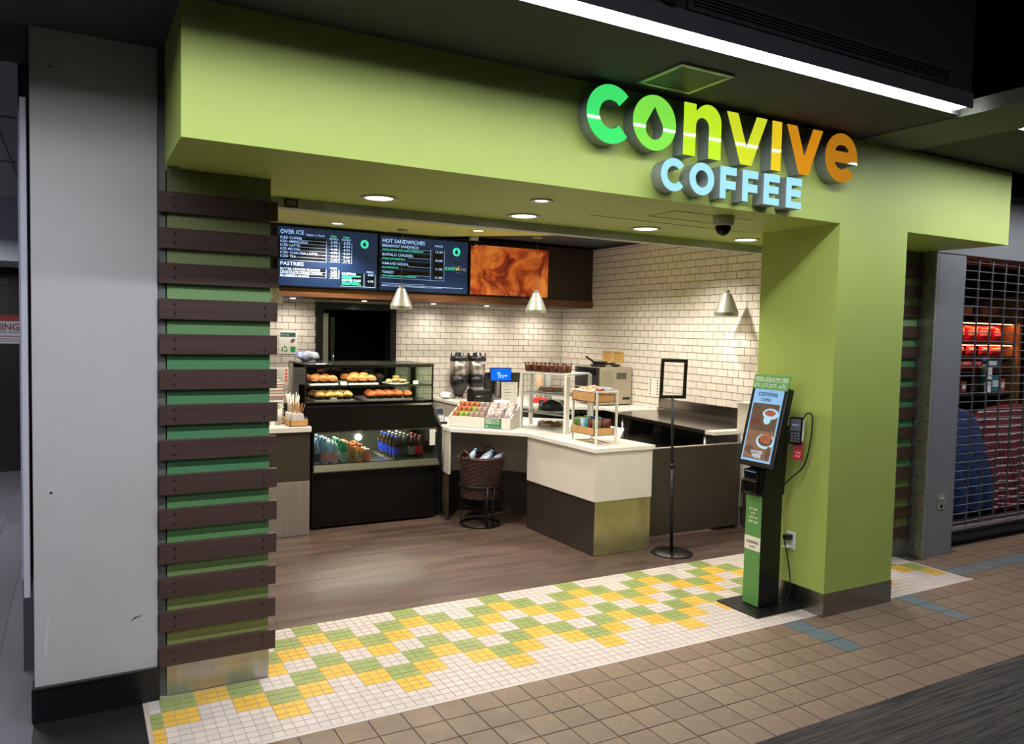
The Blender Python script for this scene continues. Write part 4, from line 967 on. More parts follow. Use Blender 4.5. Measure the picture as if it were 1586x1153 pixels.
# ================================================================== front counter
t = T('front_counter', 'white angled service counter with bronze kick and recessed niche', 'counter', (.8, 1.3, 0))
top = [(.085, 1.965), (.595, 1.44), (.625, .415), (1.235, .42), (1.2, .86), (1.68, 1.42), (1.62, 2.2), (1.0, 2.75), (.1, 2.9), (.085, 2.15)]
MB().prism(top, .832, .866).build('worktop', WQ, t, .002)
MB().prism([(.62, 1.43), (.645, .43), (1.22, .435), (1.185, .86), (1.0, 1.25)], .437, .832).build('white_apron', CREAM, t, .002)
MB().prism([(.63, 1.46), (.655, .44), (1.21, .445), (1.175, .86), (1.0, 1.3)], .003, .437).build('kick_panel', BRNK, t, .002)
MB().box(.654, 1.212, .4375, .4395, .003, .437).build('end_kick_plate', M('warm_steel', (176, 172, 130), .3, .8, noise_=(6, .15)), t)
MB().prism([(.085, 1.975), (.105, 1.975), (.15, 2.3), (.13, 2.3)], .435, .832).build('niche_side', CREAM, t)
MB().prism([(.085, 2.0), (.105, 2.0), (.2, 2.33), (.18, 2.35)], .003, .435).build('niche_side', BRN, t)
MB().prism([(.14, 2.29), (.62, 2.29), (.9, 1.9), (.93, 1.92), (.64, 2.33), (.14, 2.33)], .405, .832).build('niche_back', TAUPE, t)
MB().prism([(.17, 2.32), (.62, 2.32), (.9, 1.93), (.93, 1.95), (.64, 2.36), (.17, 2.36)], .003, .405).build('niche_kick', BRNK, t)
MB().prism([(.615, 1.44), (.9, 1.9), (.93, 1.9), (.66, 1.42)], .437, .832).build('niche_right', CREAM, t)
MB().prism([(.63, 1.45), (.9, 1.93), (.93, 1.93), (.66, 1.43)], .003, .437).build('niche_right', BRNK, t)

# snack bin
d = Vector((.416, -.448, 0)).normalized(); n2 = Vector((-d.y, d.x, 0))
def fm(o, ang): return Matrix.Translation(o) @ Matrix.Rotation(ang, 4, 'Z')
ang = math.atan2(d.y, d.x); L0 = .611
F = fm((.141, 2.115, .8665), ang)
t = T('snack_bin', 'white sloped bin of packaged snacks on the front counter', 'bin', (.141, 2.115, .8665))
dep = .3
mb = MB().box(0, L0, 0, .012, 0, .1).box(0, L0, dep - .012, dep, 0, .2).box(0, L0, 0, dep, 0, .006).prism_ax([(0.012, 0), (dep - .012, 0), (dep - .012, .2), (.012, .1)], 0, .012, 'x').prism_ax([(0.012, 0), (dep - .012, 0), (dep - .012, .2), (.012, .1)], L0 - .012, L0, 'x')
mb.xf(F).build('tray', WPL, t, .001)
q = MB().box(.36, .525, -.003, 0, .006, .098).xf(F); q.build('notice_card', M('notice_green', (40, 120, 74), .5), t)
pr_ = F @ Vector((.37, -.0045, .07)); r_ = F.to_3x3() @ Vector((1, 0, 0))
text([("RESPECT FOR", pr_, .028, .14), ("PERMITTED CO", F @ Vector((.37, -.0045, .045)), .028, .14)], PAPER, r_, (0, 0, 1), parent=t, bold=.02)
text([("please ask for assistance", F @ Vector((.41, -.0045, .018)), .013, .1)], PAPER, r_, (0, 0, 1), parent=t)
q = MB(); c = [F @ Vector((.385 + .012 * math.cos(a * PI / 5), -.0045, .022 + .012 * math.sin(a * PI / 5))) for a in range(10)]; q.add(c, [tuple(range(10))]).build('round_mark', M('mark_pale', (170, 200, 170), .5), t)
FO = {'o': M('foil_orange', (196, 110, 50), .35, noise_=(60, .5), rgb2=(90, 44, 26)), 'g': M('foil_green', (150, 190, 60), .35, noise_=(60, .4), rgb2=(70, 90, 40)), 'b': M('foil_brown', (90, 56, 44), .35, noise_=(70, .6), rgb2=(190, 170, 160)), 'p': M('foil_purple', (200, 186, 186), .3, noise_=(38, .7), rgb2=(70, 46, 56)), 'w': M('foil_white', (226, 214, 196), .35, noise_=(45, .6), rgb2=(84, 52, 44))}
for row in range(3):
    for k, c in enumerate('oogbgb'[:6]):
        if c == 'g' and k == 4: c = 'b' if row else 'b'
        c = 'oggbbb'[k] if row == 0 else ('ooogbb'[k] if row == 1 else 'oooobb'[k])
        nm = {'o': 'orange', 'g': 'lime green', 'b': 'brown'}[c]
        b = bag('snack_pouch', 'small %s snack pouch, %s from the left, %s row of the white bin' % (nm, ORD[k], ['front', 'middle', 'back'][row]), 'snack bag', .056, .1, .04, FO[c], FO['w'] if c != 'b' else FO['p'], 'small pouches in the white bin', seed=row * 7 + k, v0=.1, v1=.45)
        b.location = F @ Vector((.05 + k * .052, .055 + row * .075, .045 + row * .04)); b.rotation_euler = (-.15, 0, ang + random.uniform(-.12, .12))
for row in range(2):
    for k in range(3):
        b = bag('trail_mix_bag', 'large trail mix bag, %s from left, %s row, right part of the white bin' % (ORD[k], ['front', 'back'][row]), 'snack bag', .1, .14, .05, FO['p'], FO['w'], 'large bags in the white bin', seed=40 + row * 5 + k)
        b.location = F @ Vector((.39 + k * .082, .07 + row * .085, .07 + row * .05)); b.rotation_euler = (.75, random.uniform(-.2, .2), ang + random.uniform(-.15, .15)); b.rotation_euler[0] = -.7

# acrylic rack A
FL, FR, BRr, BL = (.743, 1.787), (.904, 1.262), (1.33, 1.52), (.93, 1.93)
t = T('acrylic_display_rack', 'white framed acrylic display rack with three clear shelves on the counter', 'display rack', (.95, 1.6, .8665))
zb, zt = .8665, 1.385
for (x, y), ww in ((FL, .011), (FR, .019), (BRr, .014), (BL, .016)): MB().box(x - ww, x + ww, y - ww, y + ww, zb, zt).build('post', WPL, t, .003)
MB().prism([FL, FR, BRr, BL], zt, zt + .016).build('top_board', M('rack_top', (200, 204, 200), .3), t, .002)
MB().prism([FL, FR, BRr, BL], zb, zb + .014).build('bottom_board', WPL, t, .002)
for z in (1.02, 1.2):
    MB().prism([(FL[0] + .01, FL[1]), (FR[0] + .005, FR[1] + .01), BRr, BL], z, z + .009).build('clear_shelf', glass('shelf_acrylic', (236, 242, 242), .95, 1.25), t)
    MB().prism([FL, (FL[0] - .004, FL[1] - .003), (FR[0] - .004, FR[1] - .003), FR], z - .001, z + .011).build('shelf_edge', M('acrylic_edge', (214, 220, 218), .15), t)
ex = Vector((FR[0] - FL[0], FR[1] - FL[1], 0)); 
MB().prism([(FL[0] - .004, FL[1] - .004), (FR[0] - .02, FR[1] + .02), (FR[0] - .017, FR[1] + .022), (FL[0], FL[1])], zb + .014, zt).build('clear_panel', ACRYL, t)
def lerp2(a, b, s): return (a[0] + (b[0] - a[0]) * s, a[1] + (b[1] - a[1]) * s)
rc_ = lambda s, q: lerp2(lerp2(FL, FR, s), lerp2(BL, BRr, s), q)
# granola cups on top
GR = M('granola', (130, 74, 54), .8, noise_=(120, .6), rgb2=(190, 120, 96)); k = 0; pr = None
for q in (.22, .5):
    for s in (.1, .27, .44, .61, .78):
        x, y = rc_(s, q); lb = 'clear granola cup on the rack top, %s from left, %s row' % (ORD[k % 5], 'front' if q < .4 else 'rear'); k += 1
        if pr is None:
            pr = T('granola_cup', lb, 'cup', (0, 0, 0), 'granola cups on the rack')
            MB().lathe([(.034, 0.004), (.042, .066)], n=18, smooth=True).build('granola_fill', GR, pr)
            MB().lathe([(.036, 0), (.045, .078)], n=18, cap=False).build('cup_wall', ACRYL, pr)
            MB().lathe([(.047, .078), (.047, .084), (.04, .088), (.0005, .088)], n=18).build('lid', ACRYL, pr)
            pr.location = (x, y, zt + .0165)
        else: dup(pr, (x, y, zt + .0165), 0, lb)
def domed(x, y, z, r, label, kind):
    t = T('covered_tray', label, 'covered tray', (x, y, z))
    MB().lathe([(r, z), (r + .006, z + .004), (r + .004, z + .012)], x, y, 28).build('base', M('clear_base', (200, 196, 190), .2), t)
    h = {'cookies': .05, 'dark': .1, 'cakes': .055}[kind]
    MB().lathe([(r, z + .012), (r * .93, z + h), (r * .8, z + h + .008), (.0005, z + h + .012)], x, y, 28, cap=False).build('cover', ACRYL, t)
    cols = {'cookies': ((190, 146, 96), (130, 86, 50)), 'dark': ((50, 48, 48), (20, 20, 22)), 'cakes': ((206, 148, 96), (96, 56, 36))}[kind]
    m = M('fill_' + kind, cols[0], .6, noise_=(40, .5), rgb2=cols[1])
    if kind == 'dark':
        MB().ball((x, y, z + .02), r * .82, r * .82, .085, 20, 12, bumpy=.25, sc=30, zmin=-.05).build('black_wrap', m, t)
    else:
        for k in range(5):
            a = k * 2 * PI / 5; MB().ball((x + r * .52 * math.cos(a), y + r * .52 * math.sin(a), z + .03), r * .36, r * .36, .016 if kind == 'cookies' else .024, 12, 8, bumpy=.2, sc=50).build('cookie' if kind == 'cookies' else 'cake', m, t)
x, y = rc_(.5, .5)
domed(x, y, 1.2095, .135, 'clear covered tray of flat cookies on the top shelf of the acrylic rack', 'cookies')
domed(x, y, 1.0295, .13, 'black domed tray on the middle shelf of the acrylic rack', 'dark')
domed(x, y, .881, .135, 'clear covered tray of glazed cakes at the bottom of the acrylic rack', 'cakes')
x0_, y0_ = BL
t = T('wire_sign_holder', 'thin grey wire card frame standing behind the granola cups', 'frame', (1.12, 1.62, zt + .016))
MB().tube([(1.02, 1.75, zt + .017), (1.02, 1.75, zt + .135), (1.22, 1.58, zt + .135), (1.22, 1.58, zt + .017)], .0022, 6).build('wire', M('wire_grey', (130, 130, 126), .4, .6), t)

# white steel cart rack B with wooden trays
t = T('tray_stand', 'small white steel stand with two wooden snack trays at the counter corner', 'display stand', (.82, .71, .8665))
X0, X1, Y0, Y1 = .712, .925, .533, .889
for x in (X0, X1 - .016):
    for y in (Y0, Y1 - .016): MB().box(x, x + .016, y, y + .016, .8665, 1.312).build('leg', WPL, t, .001)
for z in (.8665, 1.296):
    for x in (X0, X1 - .016): MB().box(x, x + .016, Y0 + .016, Y1 - .016, z, z + .012).build('rail', WPL, t)
    for y in (Y0, Y1 - .016): MB().box(X0 + .016, X1 - .016, y, y + .016, z, z + .012).build('rail', WPL, t)
def wtray(z0, z1):
    mb = MB(); x0, x1, y0, y1 = X0 - .004, X1 - .018, Y0 + .018, Y1 - .004
    mb.box(x0, x1, y0, y1, z0, z0 + .006).box(x0, x0 + .008, y0, y1, z0, z1).box(x1 - .008, x1, y0, y1, z0, z1).box(x0, x1, y0, y0 + .008, z0, z1).box(x0, x1, y1 - .008, y1, z0, z1)
    mb.build('wooden_tray', WOODL, t, .001)
wtray(.945, 1.005); wtray(1.215, 1.288)
bars = [('white and blue', FO['w'], M('bar_blue', (40, 90, 170), .4, noise_=(60, .5), rgb2=(225, 225, 225))), ('orange', M('bar_orange', (230, 140, 60), .4, noise_=(60, .3)), FO['w']), ('dark and white', M('bar_dark', (60, 60, 70), .4, noise_=(80, .8), rgb2=(220, 220, 225)), M('bar_blue'))]
for r in range(4):
    for k in range(3):
        nm, a, b_ = bars[(r + k) % 3 if k else r % 3]
        o = bag('snack_bar', '%s snack bar, %s from the near end, %s column of upper wooden tray' % (nm, ORD[r], ['left', 'middle', 'right'][k]), 'snack bar', .11, .05, .03, a, b_, 'bars in the upper wooden tray', seed=r * 3 + k)
        o.location = (X0 + .045 + k * .052, Y0 + .06 + r * .075, 1.272 + .008 * k); o.rotation_euler = (-.5 + random.uniform(-.2, .2), random.uniform(-.2, .2), random.uniform(-.5, .5))
for k, x in enumerate((.735, .79)):
    t2 = T('chocolate_cookie', 'round reddish-brown cookie, %s at the front of the upper wooden tray' % ['left one', 'right one'][k], 'cookie', (x, .562, 1.285))
    MB().ball((x, .562 + k * .012, 1.3), .026, .01, .03, 14, 8, bumpy=.12, sc=60).build('cookie', M('cookie_red', (140, 64, 46), .6, noise_=(60, .3)), t2)
low = [('lime green', M('bag_lime', (90, 170, 40), .35, noise_=(40, .5), rgb2=(40, 70, 26))), ('sky blue', M('bag_sky', (90, 160, 216), .35, noise_=(40, .5), rgb2=(220, 230, 238))), ('deep blue', M('bag_blue', (30, 90, 190), .35, noise_=(30, .4))), ('teal', M('bag_teal', (40, 140, 140), .35, noise_=(40, .4))), ('dark red', M('bag_dred', (120, 30, 34), .35, noise_=(40, .5), rgb2=(60, 50, 30))), ('olive', M('bag_olive', (110, 110, 70), .35, noise_=(40, .5)))]
seq = [0, 0, 5, 1, 1, 2, 3, 3, 4, 4, 5, 4]
for k, ci in enumerate(seq):
    nm, mt = low[ci]
    o = bag('snack_pack', '%s snack pack, %s from the far end of the lower wooden tray' % (nm, ORD[k]), 'snack bag', .085, .095, .035, mt, None, 'packs in the lower wooden tray', seed=k * 3.1)
    o.location = (X0 + .045 + (k % 2) * .09, Y1 - .04 - (k // 2) * .052, .975 + .006 * (k % 3)); o.rotation_euler = (-.25, random.uniform(-.15, .15), random.uniform(-.6, -.1))

# card menu, POS, printers behind the bin
t = T('pos_terminal', 'black cash register monitor with steel stand behind the snack bin', 'cash register', (.9, 2.62, .8665))
q = MB().box(-.19, .19, -.012, .012, 0, .27).xf(Matrix.Translation((.97, 2.62, 1.08)) @ Matrix.Rotation(-.25, 4, 'Z') @ Matrix.Rotation(.2, 4, 'X')); q.build('monitor', BLK, t, .01)
MB().box(.85, 1.05, 2.6, 2.72, .8665, .9).prism_ax([(2.6, .9), (2.7, .9), (2.68, 1.2), (2.63, 1.2)], .87, 1.01, 'x').build('stand', STEEL, t, .006)
t = T('customer_display', 'small tablet-like display with glowing blue screen on the register', 'display', (.905, 2.5, 1.26))
F2 = Matrix.Translation((.905, 2.5, 1.255)) @ Matrix.Rotation(-.28, 4, 'Z') @ Matrix.Rotation(-.25, 4, 'X')
MB().box(-.115, .115, 0, .015, 0, .145).xf(F2).build('bezel', BLK, t, .004)
MB().box(-.103, .103, -.001, 0, .012, .133).xf(F2).build('screen', M('blue_screen', (0, 80, 235), .2, emit=1.0), t)
rr = F2.to_3x3() @ Vector((1, 0, 0)); uu = F2.to_3x3() @ Vector((0, 0, 1))
text([('Hi!', F2 @ Vector((-.04, -.003, .075)), .03), ('WELCOME', F2 @ Vector((-.03, -.003, .052)), .02), ('please order', F2 @ Vector((-.03, -.003, .038)), .012)], M('screen_white', (230, 240, 255), .5, emit=.8), rr, uu, parent=t)
MB().box(.86, .9, 2.51, 2.56, 1.1, 1.26).xf(Matrix()).build('arm', STEEL, t)
t = T('receipt_printer', 'black receipt printer behind the snack bin', 'printer', (.68, 2.6, .8665))
MB().prism_ax([(2.5, .8665), (2.68, .8665), (2.68, 1.15), (2.62, 1.19), (2.52, 1.17), (2.5, 1.1)], .6, .79, 'x').build('body', BLK, t, .008)
MB().box(.62, .77, 2.496, 2.5, 1.1, 1.11).build('paper_slot', CHROME, t)
t = T('paper_roll_holder', 'white receipt paper roll between printer and register', 'paper roll', (.83, 2.5, .8665))
MB().lathe([(.05, 0), (.05, .16), (.015, .16)], n=20).xf(Matrix.Translation((.8, 2.44, 1.02)) @ Matrix.Rotation(PI / 2, 4, 'Y')).build('roll', PAPER, t)
MB().box(.81, .94, 2.4, 2.48, .8665, .97).build('cradle', WPL, t)
t = T('menu_card', 'printed white card menu standing behind the bin', 'card', (1.0, 2.46, .8665))
F3 = Matrix.Translation((.965, 2.42, .8665)) @ Matrix.Rotation(-.3, 4, 'Z') @ Matrix.Rotation(-.06, 4, 'X')
MB().box(-.085, .085, 0, .004, 0, .385).xf(F3).build('card', M('card_grey', (196, 194, 186), .5), t)
mb = MB()
for k in range(9): mb.box(-.055, -.02 + .02 * (k % 3), -.0012, 0, .34 - k * .033, .345 - k * .033); mb.box(.05, .062, -.0012, 0, .34 - k * .033, .345 - k * .033)
mb.box(-.06, .065, -.0012, 0, .365, .368).xf(F3).build('text_line', M('text_dark', (90, 84, 78), .6), t)
t = T('card_reader', 'small card reader with keypad between case and snack bin', 'card reader', (.06, 2.35, .8665))
F4 = Matrix.Translation((.15, 2.3, .875)) @ Matrix.Rotation(-.1, 4, 'Z') @ Matrix.Rotation(-.5, 4, 'X')
MB().box(-.045, .045, 0, .03, 0, .16).xf(F4).build('body', M('reader_grey', (110, 110, 112), .4), t, .005)
MB().box(-.035, .035, -.001, 0, .09, .15).xf(F4).build('screen', M('reader_screen', (30, 44, 54), .2), t)
for r in range(3):
    for c_ in range(3): MB().box(-.03 + c_ * .022, -.014 + c_ * .022, -.003, 0, .015 + r * .022, .03 + r * .022).xf(F4).build('key', WPL, t)
MB().box(.11, .2, 2.27, 2.4, .8665, .89).build('base', BLK, t)

# ================================================================== back counter with urns, oven
t = T('back_counter', 'white topped back counter along the tiled wall', 'counter', (2.0, 4.2, 0))
top = [(1.08, 4.69), (1.08, 3.75), (1.3, 3.55), (2.5, 2.9), (2.5, 2.52), (3.048, 2.52), (3.048, 4.69)]
MB().prism(top, .868, .902).build('worktop', WQ, t, .002)
MB().box(1.1, 1.14, 3.77, 4.68, .003, .868).build('side_panel', TAUPE, t)
MB().prism([(1.14, 4.1), (2.5, 3.4), (2.52, 3.5), (1.14, 4.3)], .06, .868).build('dark_cabinet', M('cabinet_dark', (34, 32, 30), .5), t)
MB().box(2.6, 2.63, 2.54, 2.9, .003, .868).build('side_panel', M('cabinet_dark'), t)
def urn(x, y, label):
    t = T('coffee_urn', label, 'coffee urn', (x, y, .9025)); r = .118; z = .9025
    MB().lathe([(.075, z), (.085, z + .012), (.05, z + .03)], x, y, 24).build('foot', CHROME, t)
    MB().lathe([(.055, z + .025), (.07, z + .07), (.1, z + .15), (r + .002, z + .19), (r + .004, z + .3)], x, y, 28).build('lower_body', BLK, t)
    MB().lathe([(r, z + .3), (r, z + .485)], x, y, 32).build('steel_body', M('urn_steel', (176, 170, 160), .3, .7, noise_=(16, .75), stretch=(1, 1, .02)), t)  # vertical streaks put the steel's reflections into the colour
    MB().lathe([(r + .004, z + .485), (r + .004, z + .52), (r - .02, z + .545), (.06, z + .55), (.055, z + .585), (.0005, z + .59)], x, y, 28).build('lid', BLK, t)
    for sgn in (-1, 1): MB().tube([(x + sgn * .1, y, z + .5), (x + sgn * .118, y - .01, z + .54), (x + sgn * .112, y - .01, z + .585)], .009, 8).build('handle', BLK, t)
    MB().tube([(x, y - .11, z + .25), (x, y - .155, z + .25), (x, y - .16, z + .19)], .011, 8).build('spout', BLK, t)
    MB().ball((x + .03, y - .122, z + .32), .008, .008, .008, 8, 6).build('gauge_knob', CHROME, t)
urn(1.335, 4.42, 'left coffee urn of steel and black plastic on the back counter'); urn(1.585, 4.42, 'right coffee urn of steel and black plastic on the back counter')
t = T('towel', 'crumpled white towel left of the coffee urns', 'towel', (1.17, 4.5, .9025))
MB().ball((1.165, 4.45, .94), .075, .08, .042, 20, 12, bumpy=.5, sc=20).build('cloth', PAPER, t)
t = T('oven', 'beige-grey steel countertop oven in the back corner', 'oven', (2.78, 3.28, .9025))
OVM = M('oven_steel', (178, 172, 152), .38, .55, noise_=(4, .06))
MB().box(2.55, 3.03, 3.06, 3.55, .915, 1.365).build('body', OVM, t, .006)
MB().box(2.515, 2.55, 3.07, 3.54, .93, 1.36).build('front_door', M('oven_dark', (40, 40, 42), .25), t, .004)
MB().box(2.505, 2.515, 3.1, 3.5, 1.27, 1.35).build('control_panel', BLKG, t)
MB().rod((2.485, 3.12, 1.12), (2.485, 3.5, 1.12), .01).build('handle', CHROME, t)
for k in range(13): MB().box(2.59, 2.76 - (k % 3) * .01, 3.0585, 3.06, 1.02 + k * .024, 1.024 + k * .024).build('vent_slot', M('slot_dark', (110, 104, 92), .5), t)
MB().box(2.8, 2.95, 3.0575, 3.06, 1.22, 1.3).build('mesh_vent', M('mesh_dark', (84, 80, 72), .5), t)
MB().box(2.9, 3.01, 3.0575, 3.06, .97, 1.0).build('name_plate', BLK, t)
for x in (2.6, 2.97): MB().lathe([(.015, .9025), (.018, .915)], x, 3.1, 10).build('foot', BLK, t)
for k, (a, lb) in enumerate([(0, 'lower black frying pan stacked on the oven'), (.7, 'upper black frying pan stacked on the oven')]):
    x, y, z = 2.66 + .02 * k, 3.25, 1.366 + .034 * k
    t = T('frying_pan', lb, 'pan', (x, y, z))
    MB().lathe([(.08, z), (.105, z + .03), (.1, z + .03), (.078, z + .006), (.0005, z + .006)], x, y, 24).build('bowl', M('pan_black', (34, 32, 32), .4), t)
    hx = -.12 if k else .12
    MB().tube([(x + hx * .8, y, z + .028), (x + hx * 1.9, y - .03, z + (.07 if k else .02) + .02)], .013, 8).build('handle', BLK, t)
t = T('kitchen_tongs', 'black tongs and grips lying at the right on the oven top', 'tongs', (2.87, 3.2, 1.366))
MB().ball((2.86, 3.16, 1.385), .07, .03, .018, 12, 8, bumpy=.5, sc=30).build('grip', BLK, t)
for k, (y0, y1) in enumerate([(3.5, 3.7), (3.26, 3.47)]):
    t = T('yellow_notice', 'yellow instruction sheet above the oven, %s one' % ['left', 'right'][k], 'notice', (3.05, y0, 1.4))
    MB().box(3.044, 3.0505, y0, y1, 1.41, 1.55).build('sheet', M('sheet_yellow', (218, 172, 92), .6), t)
    text([(['Attend', 'Attention'][k], (3.043, y1 - .015, 1.52), .03, .15)], M('text_dark'), (0, -1, 0), (0, 0, 1), parent=t, bold=.02)
    mb = MB()
    for q in range(3): mb.box(3.0425, 3.044, y0 + .03, y1 - .03, 1.49 - q * .022, 1.493 - q * .022)
    mb.build('text_line', MATS['text_dark'], t)
t = T('allergen_chart', 'white chart with two columns of small dark icons on the right wall', 'notice', (3.05, 2.64, 1.04))
MB().box(3.044, 3.0505, 2.54, 2.75, 1.04, 1.262).build('sheet', PAPER, t)
for r in range(6):
    for yy in (2.575, 2.705): MB().box(3.0425, 3.044, yy, yy + .02, 1.06 + r * .033, 1.078 + r * .033).build('icon', M('text_dark'), t)
# small back counter clutter seen through the rack
t = T('red_container', 'small red plastic container on the back counter behind the rack', 'container', (2.05, 3.6, .9025))
MB().box(1.98, 2.16, 3.6, 3.72, .9025, .96).build('box', M('red_plastic', (210, 40, 46), .4), t, .012)
t = T('red_box', 'tiny red box right of the register on the back counter', 'box', (1.6, 3.75, .9025))
MB().box(1.56, 1.64, 3.72, 3.8, .9025, .95).build('carton', M('red_plastic'), t, .004)
for k, (x, y) in enumerate([(2.22, 3.9), (2.34, 3.88)]):
    t = T('tan_canister', '%s tan canister on the back counter behind the acrylic rack' % ['left', 'right'][k], 'canister', (x, y, .9025))
    MB().lathe([(.05, .9025), (.055, 1.3), (.0005, 1.302)], x, y, 20).build('body', M('tan_body%d' % k, [(206, 178, 148), (170, 172, 170)][k], .5), t)
    MB().lathe([(.056, 1.3), (.056, 1.32)], x, y, 20).build('lid', WPL, t)

# steel prep table, undercounter units, half wall and gate
t = T('prep_table', 'long stainless steel worktop with backsplash along the right wall', 'worktop', (2.6, 1.6, 0))
MB().prism([(2.25, 2.38), (3.045, 2.5), (3.045, .82), (2.14, .8)], .868, .902).build('worktop', M('dark_steel', (120, 114, 106), .16, .95, noise_=(3, .12)), t, .002)
MB().box(3.02, 3.048, .82, 2.53, .902, 1.035).build('backsplash', M('dark_steel'), t, .003)
MB().box(3.0, 3.02, .82, 2.53, .902, .925).build('splash_foot', STEELH, t)
MB().prism([(2.2, 2.3), (3.0, 2.3), (3.0, .82), (2.16, .82)], .62, .66).build('undershelf', STEELH, t)
MB().box(2.95, 3.04, .84, 2.48, .003, .868).build('back_panel', M('cabinet_dark'), t)
for x, y in ((2.2, .86), (2.3, 2.25)): MB().rod((x, y, .003), (x, y, .868), .02).build('leg', STEEL, t)
t = T('undercounter_fridge', 'low dark undercounter cooler with steel lid below the worktop', 'cooler', (2.45, 1.35, 0))
MB().box(2.2, 2.9, .95, 1.85, .003, .55).build('body', BLK, t, .006)
MB().box(2.17, 2.9, .93, 1.87, .55, .61).build('lid', M('dark_steel'), t, .006)
MB().rod((2.165, 1.1, .5), (2.165, 1.7, .5), .012).build('handle', STEELH, t)
t = T('corner_counter', 'small white counter end with dark drawer beside the gate', 'counter', (2.6, .75, 0))
MB().box(2.13, 3.045, .745, .8, .868, .902).box(2.13, 2.45, .69, .745, .868, .902).build('worktop', WQ, t, .001)
MB().box(2.16, 2.44, .7, .79, .003, .868).build('drawer_front', M('cabinet_dark'), t)
MB().tube([(2.2, .695, .8), (2.2, .675, .8), (2.3, .675, .8), (2.3, .695, .8)], .005, 6).build('handle', CHROME, t)
t = T('half_wall', 'cream topped half wall beside the swinging gate', 'partition', (2.75, .72, 0))
MB().box(2.47, 3.045, .56, .74, .437, 1.15).build('upper_body', CREAM, t, .002)
MB().box(2.475, 3.045, .565, .735, .003, .437).build('lower_body', BRN, t, .002)
MB().box(2.46, 3.05, .55, .744, 1.15, 1.165).build('cap', WQ, t, .002)
t = T('swing_gate', 'dark brown half-height swinging gate right of the counter', 'gate', (1.95, .66, 0))
MB().box(1.36, 2.43, .64, .675, .03, .79).build('leaf', BRN, t, .003)
MB().box(1.355, 2.435, .637, .678, .79, .796).build('edge_strip', M('edge_light', (150, 140, 124), .4), t)
MB().rod((2.45, .655, .003), (2.45, .655, .86), .011).build('hinge_post', STEEL, t)
for z in (.2, .65): MB().box(2.42, 2.465, .628, .682, z, z + .12).build('hinge', STEEL, t, .003)
MB().box(2.42, 2.47, .62, .69, .003, .02).build('foot_plate', STEEL, t)

# ================================================================== sign stand
t = T('sign_stand', 'black floor stand with an empty rectangular sign frame', 'stand', (1.29, .253, 0))
MB().lathe([(.165, .0005), (.168, .006), (.16, .012), (.03, .018), (.0005, .018)], 1.3, .253, 40).build('base', BLKM, t)
MB().rod((1.295, .253, .015), (1.273, .253, .72), .0135, 12).build('lower_pole', BLKM, t)
MB().rod((1.273, .253, .72), (1.2535, .253, 1.275), .011, 12).build('upper_pole', BLKM, t)
MB().rod((1.2735, .253, .7), (1.2725, .253, .74), .017, 12).build('collar', BLKM, t)
F5 = Matrix.Translation((1.2525, .253, 1.265)) @ Matrix.Rotation(.03, 4, 'Y')
mb = MB().box(-.134, .134, -.008, .008, 0, .026).box(-.134, .134, -.008, .008, .29, .316).box(-.134, -.108, -.008, .008, .026, .29).box(.108, .134, -.008, .008, .026, .29)
mb.xf(F5).build('frame', BLK, t, .002)

# ================================================================== wicker basket on ring stand
bx, by = .305, 1.74
WK = M('dark_wicker', (82, 52, 44), .6, noise_=(40, .5), rgb2=(38, 24, 22)); 
t = T('basket_stand', 'black wire ring stand holding the wicker basket', 'stand', (bx, by, 0))
ring = lambda r, z, n=32: [(bx + r * math.cos(2 * PI * k / n), by + r * math.sin(2 * PI * k / n), z) for k in range(n)]
MB().tube(ring(.178, .012), .012, 8, closed=True).build('base_ring', BLKM, t)
MB().tube(ring(.192, .37), .011, 8, closed=True).build('top_ring', BLKM, t)
for a in (-1.72, -1.35, 2.65, .7):
    c_, s_ = math.cos(a), math.sin(a)
    MB().tube([(bx + .19 * c_, by + .19 * s_, .37), (bx + .172 * c_, by + .172 * s_, .2), (bx + .178 * c_, by + .178 * s_, .014)], .016 if a == -1.72 else (.011 if a == -1.35 else .004), 8).build('leg', BLKM, t)
MB().tube([(bx + .17 * math.cos(-1.0), by + .17 * math.sin(-1.0), .18), (bx, by + .02, .15), (bx + .17 * math.cos(3.0), by + .17 * math.sin(3.0), .18)], .005, 6).build('cross_brace', BLKM, t)
t = T('wicker_basket', 'tall dark brown woven wicker basket of water bottles', 'basket', (bx, by, .25))
mb = MB(); n = 96; rows_ = 20; prof = []
for j in range(rows_ * 2 + 1):
    v = j / (rows_ * 2); z = .255 + v * .375; r0 = .172 + .042 * v - .008 * math.sin(v * PI)
    for k in range(n):
        a = 2 * PI * k / n; ph = (j // 2) % 2
        wv = (.006 * math.cos(a * 12 + PI * ph) + .005) if j % 2 else -.006
        mb.v.append((bx + (r0 + wv) * math.cos(a), by + (r0 + wv) * math.sin(a), z))
for j in range(rows_ * 2):
    for k in range(n): mb.f.append((j * n + k, j * n + (k + 1) % n, (j + 1) * n + (k + 1) % n, (j + 1) * n + k)); mb.m.append(0); mb.sm.append(True)
mb.build('woven_body', WK, t)
MB().lathe([(.168, .256), (.168, .262), (.0005, .262)], bx, by, 32).build('bottom', WK, t)
for z, r in ((.632, .21), (.622, .214)): MB().tube([(bx + (r + .003 * math.sin(k * PI)) * math.cos(2 * PI * k / 48), by + r * math.sin(2 * PI * k / 48), z + .003 * (k % 2)) for k in range(48)], .007, 6, closed=True).build('rim', WK, t)
MB().lathe([(.18, .47), (.0005, .475)], bx, by, 32, cap=False).build('liner', M('liner_dark', (30, 22, 20), .8), t)
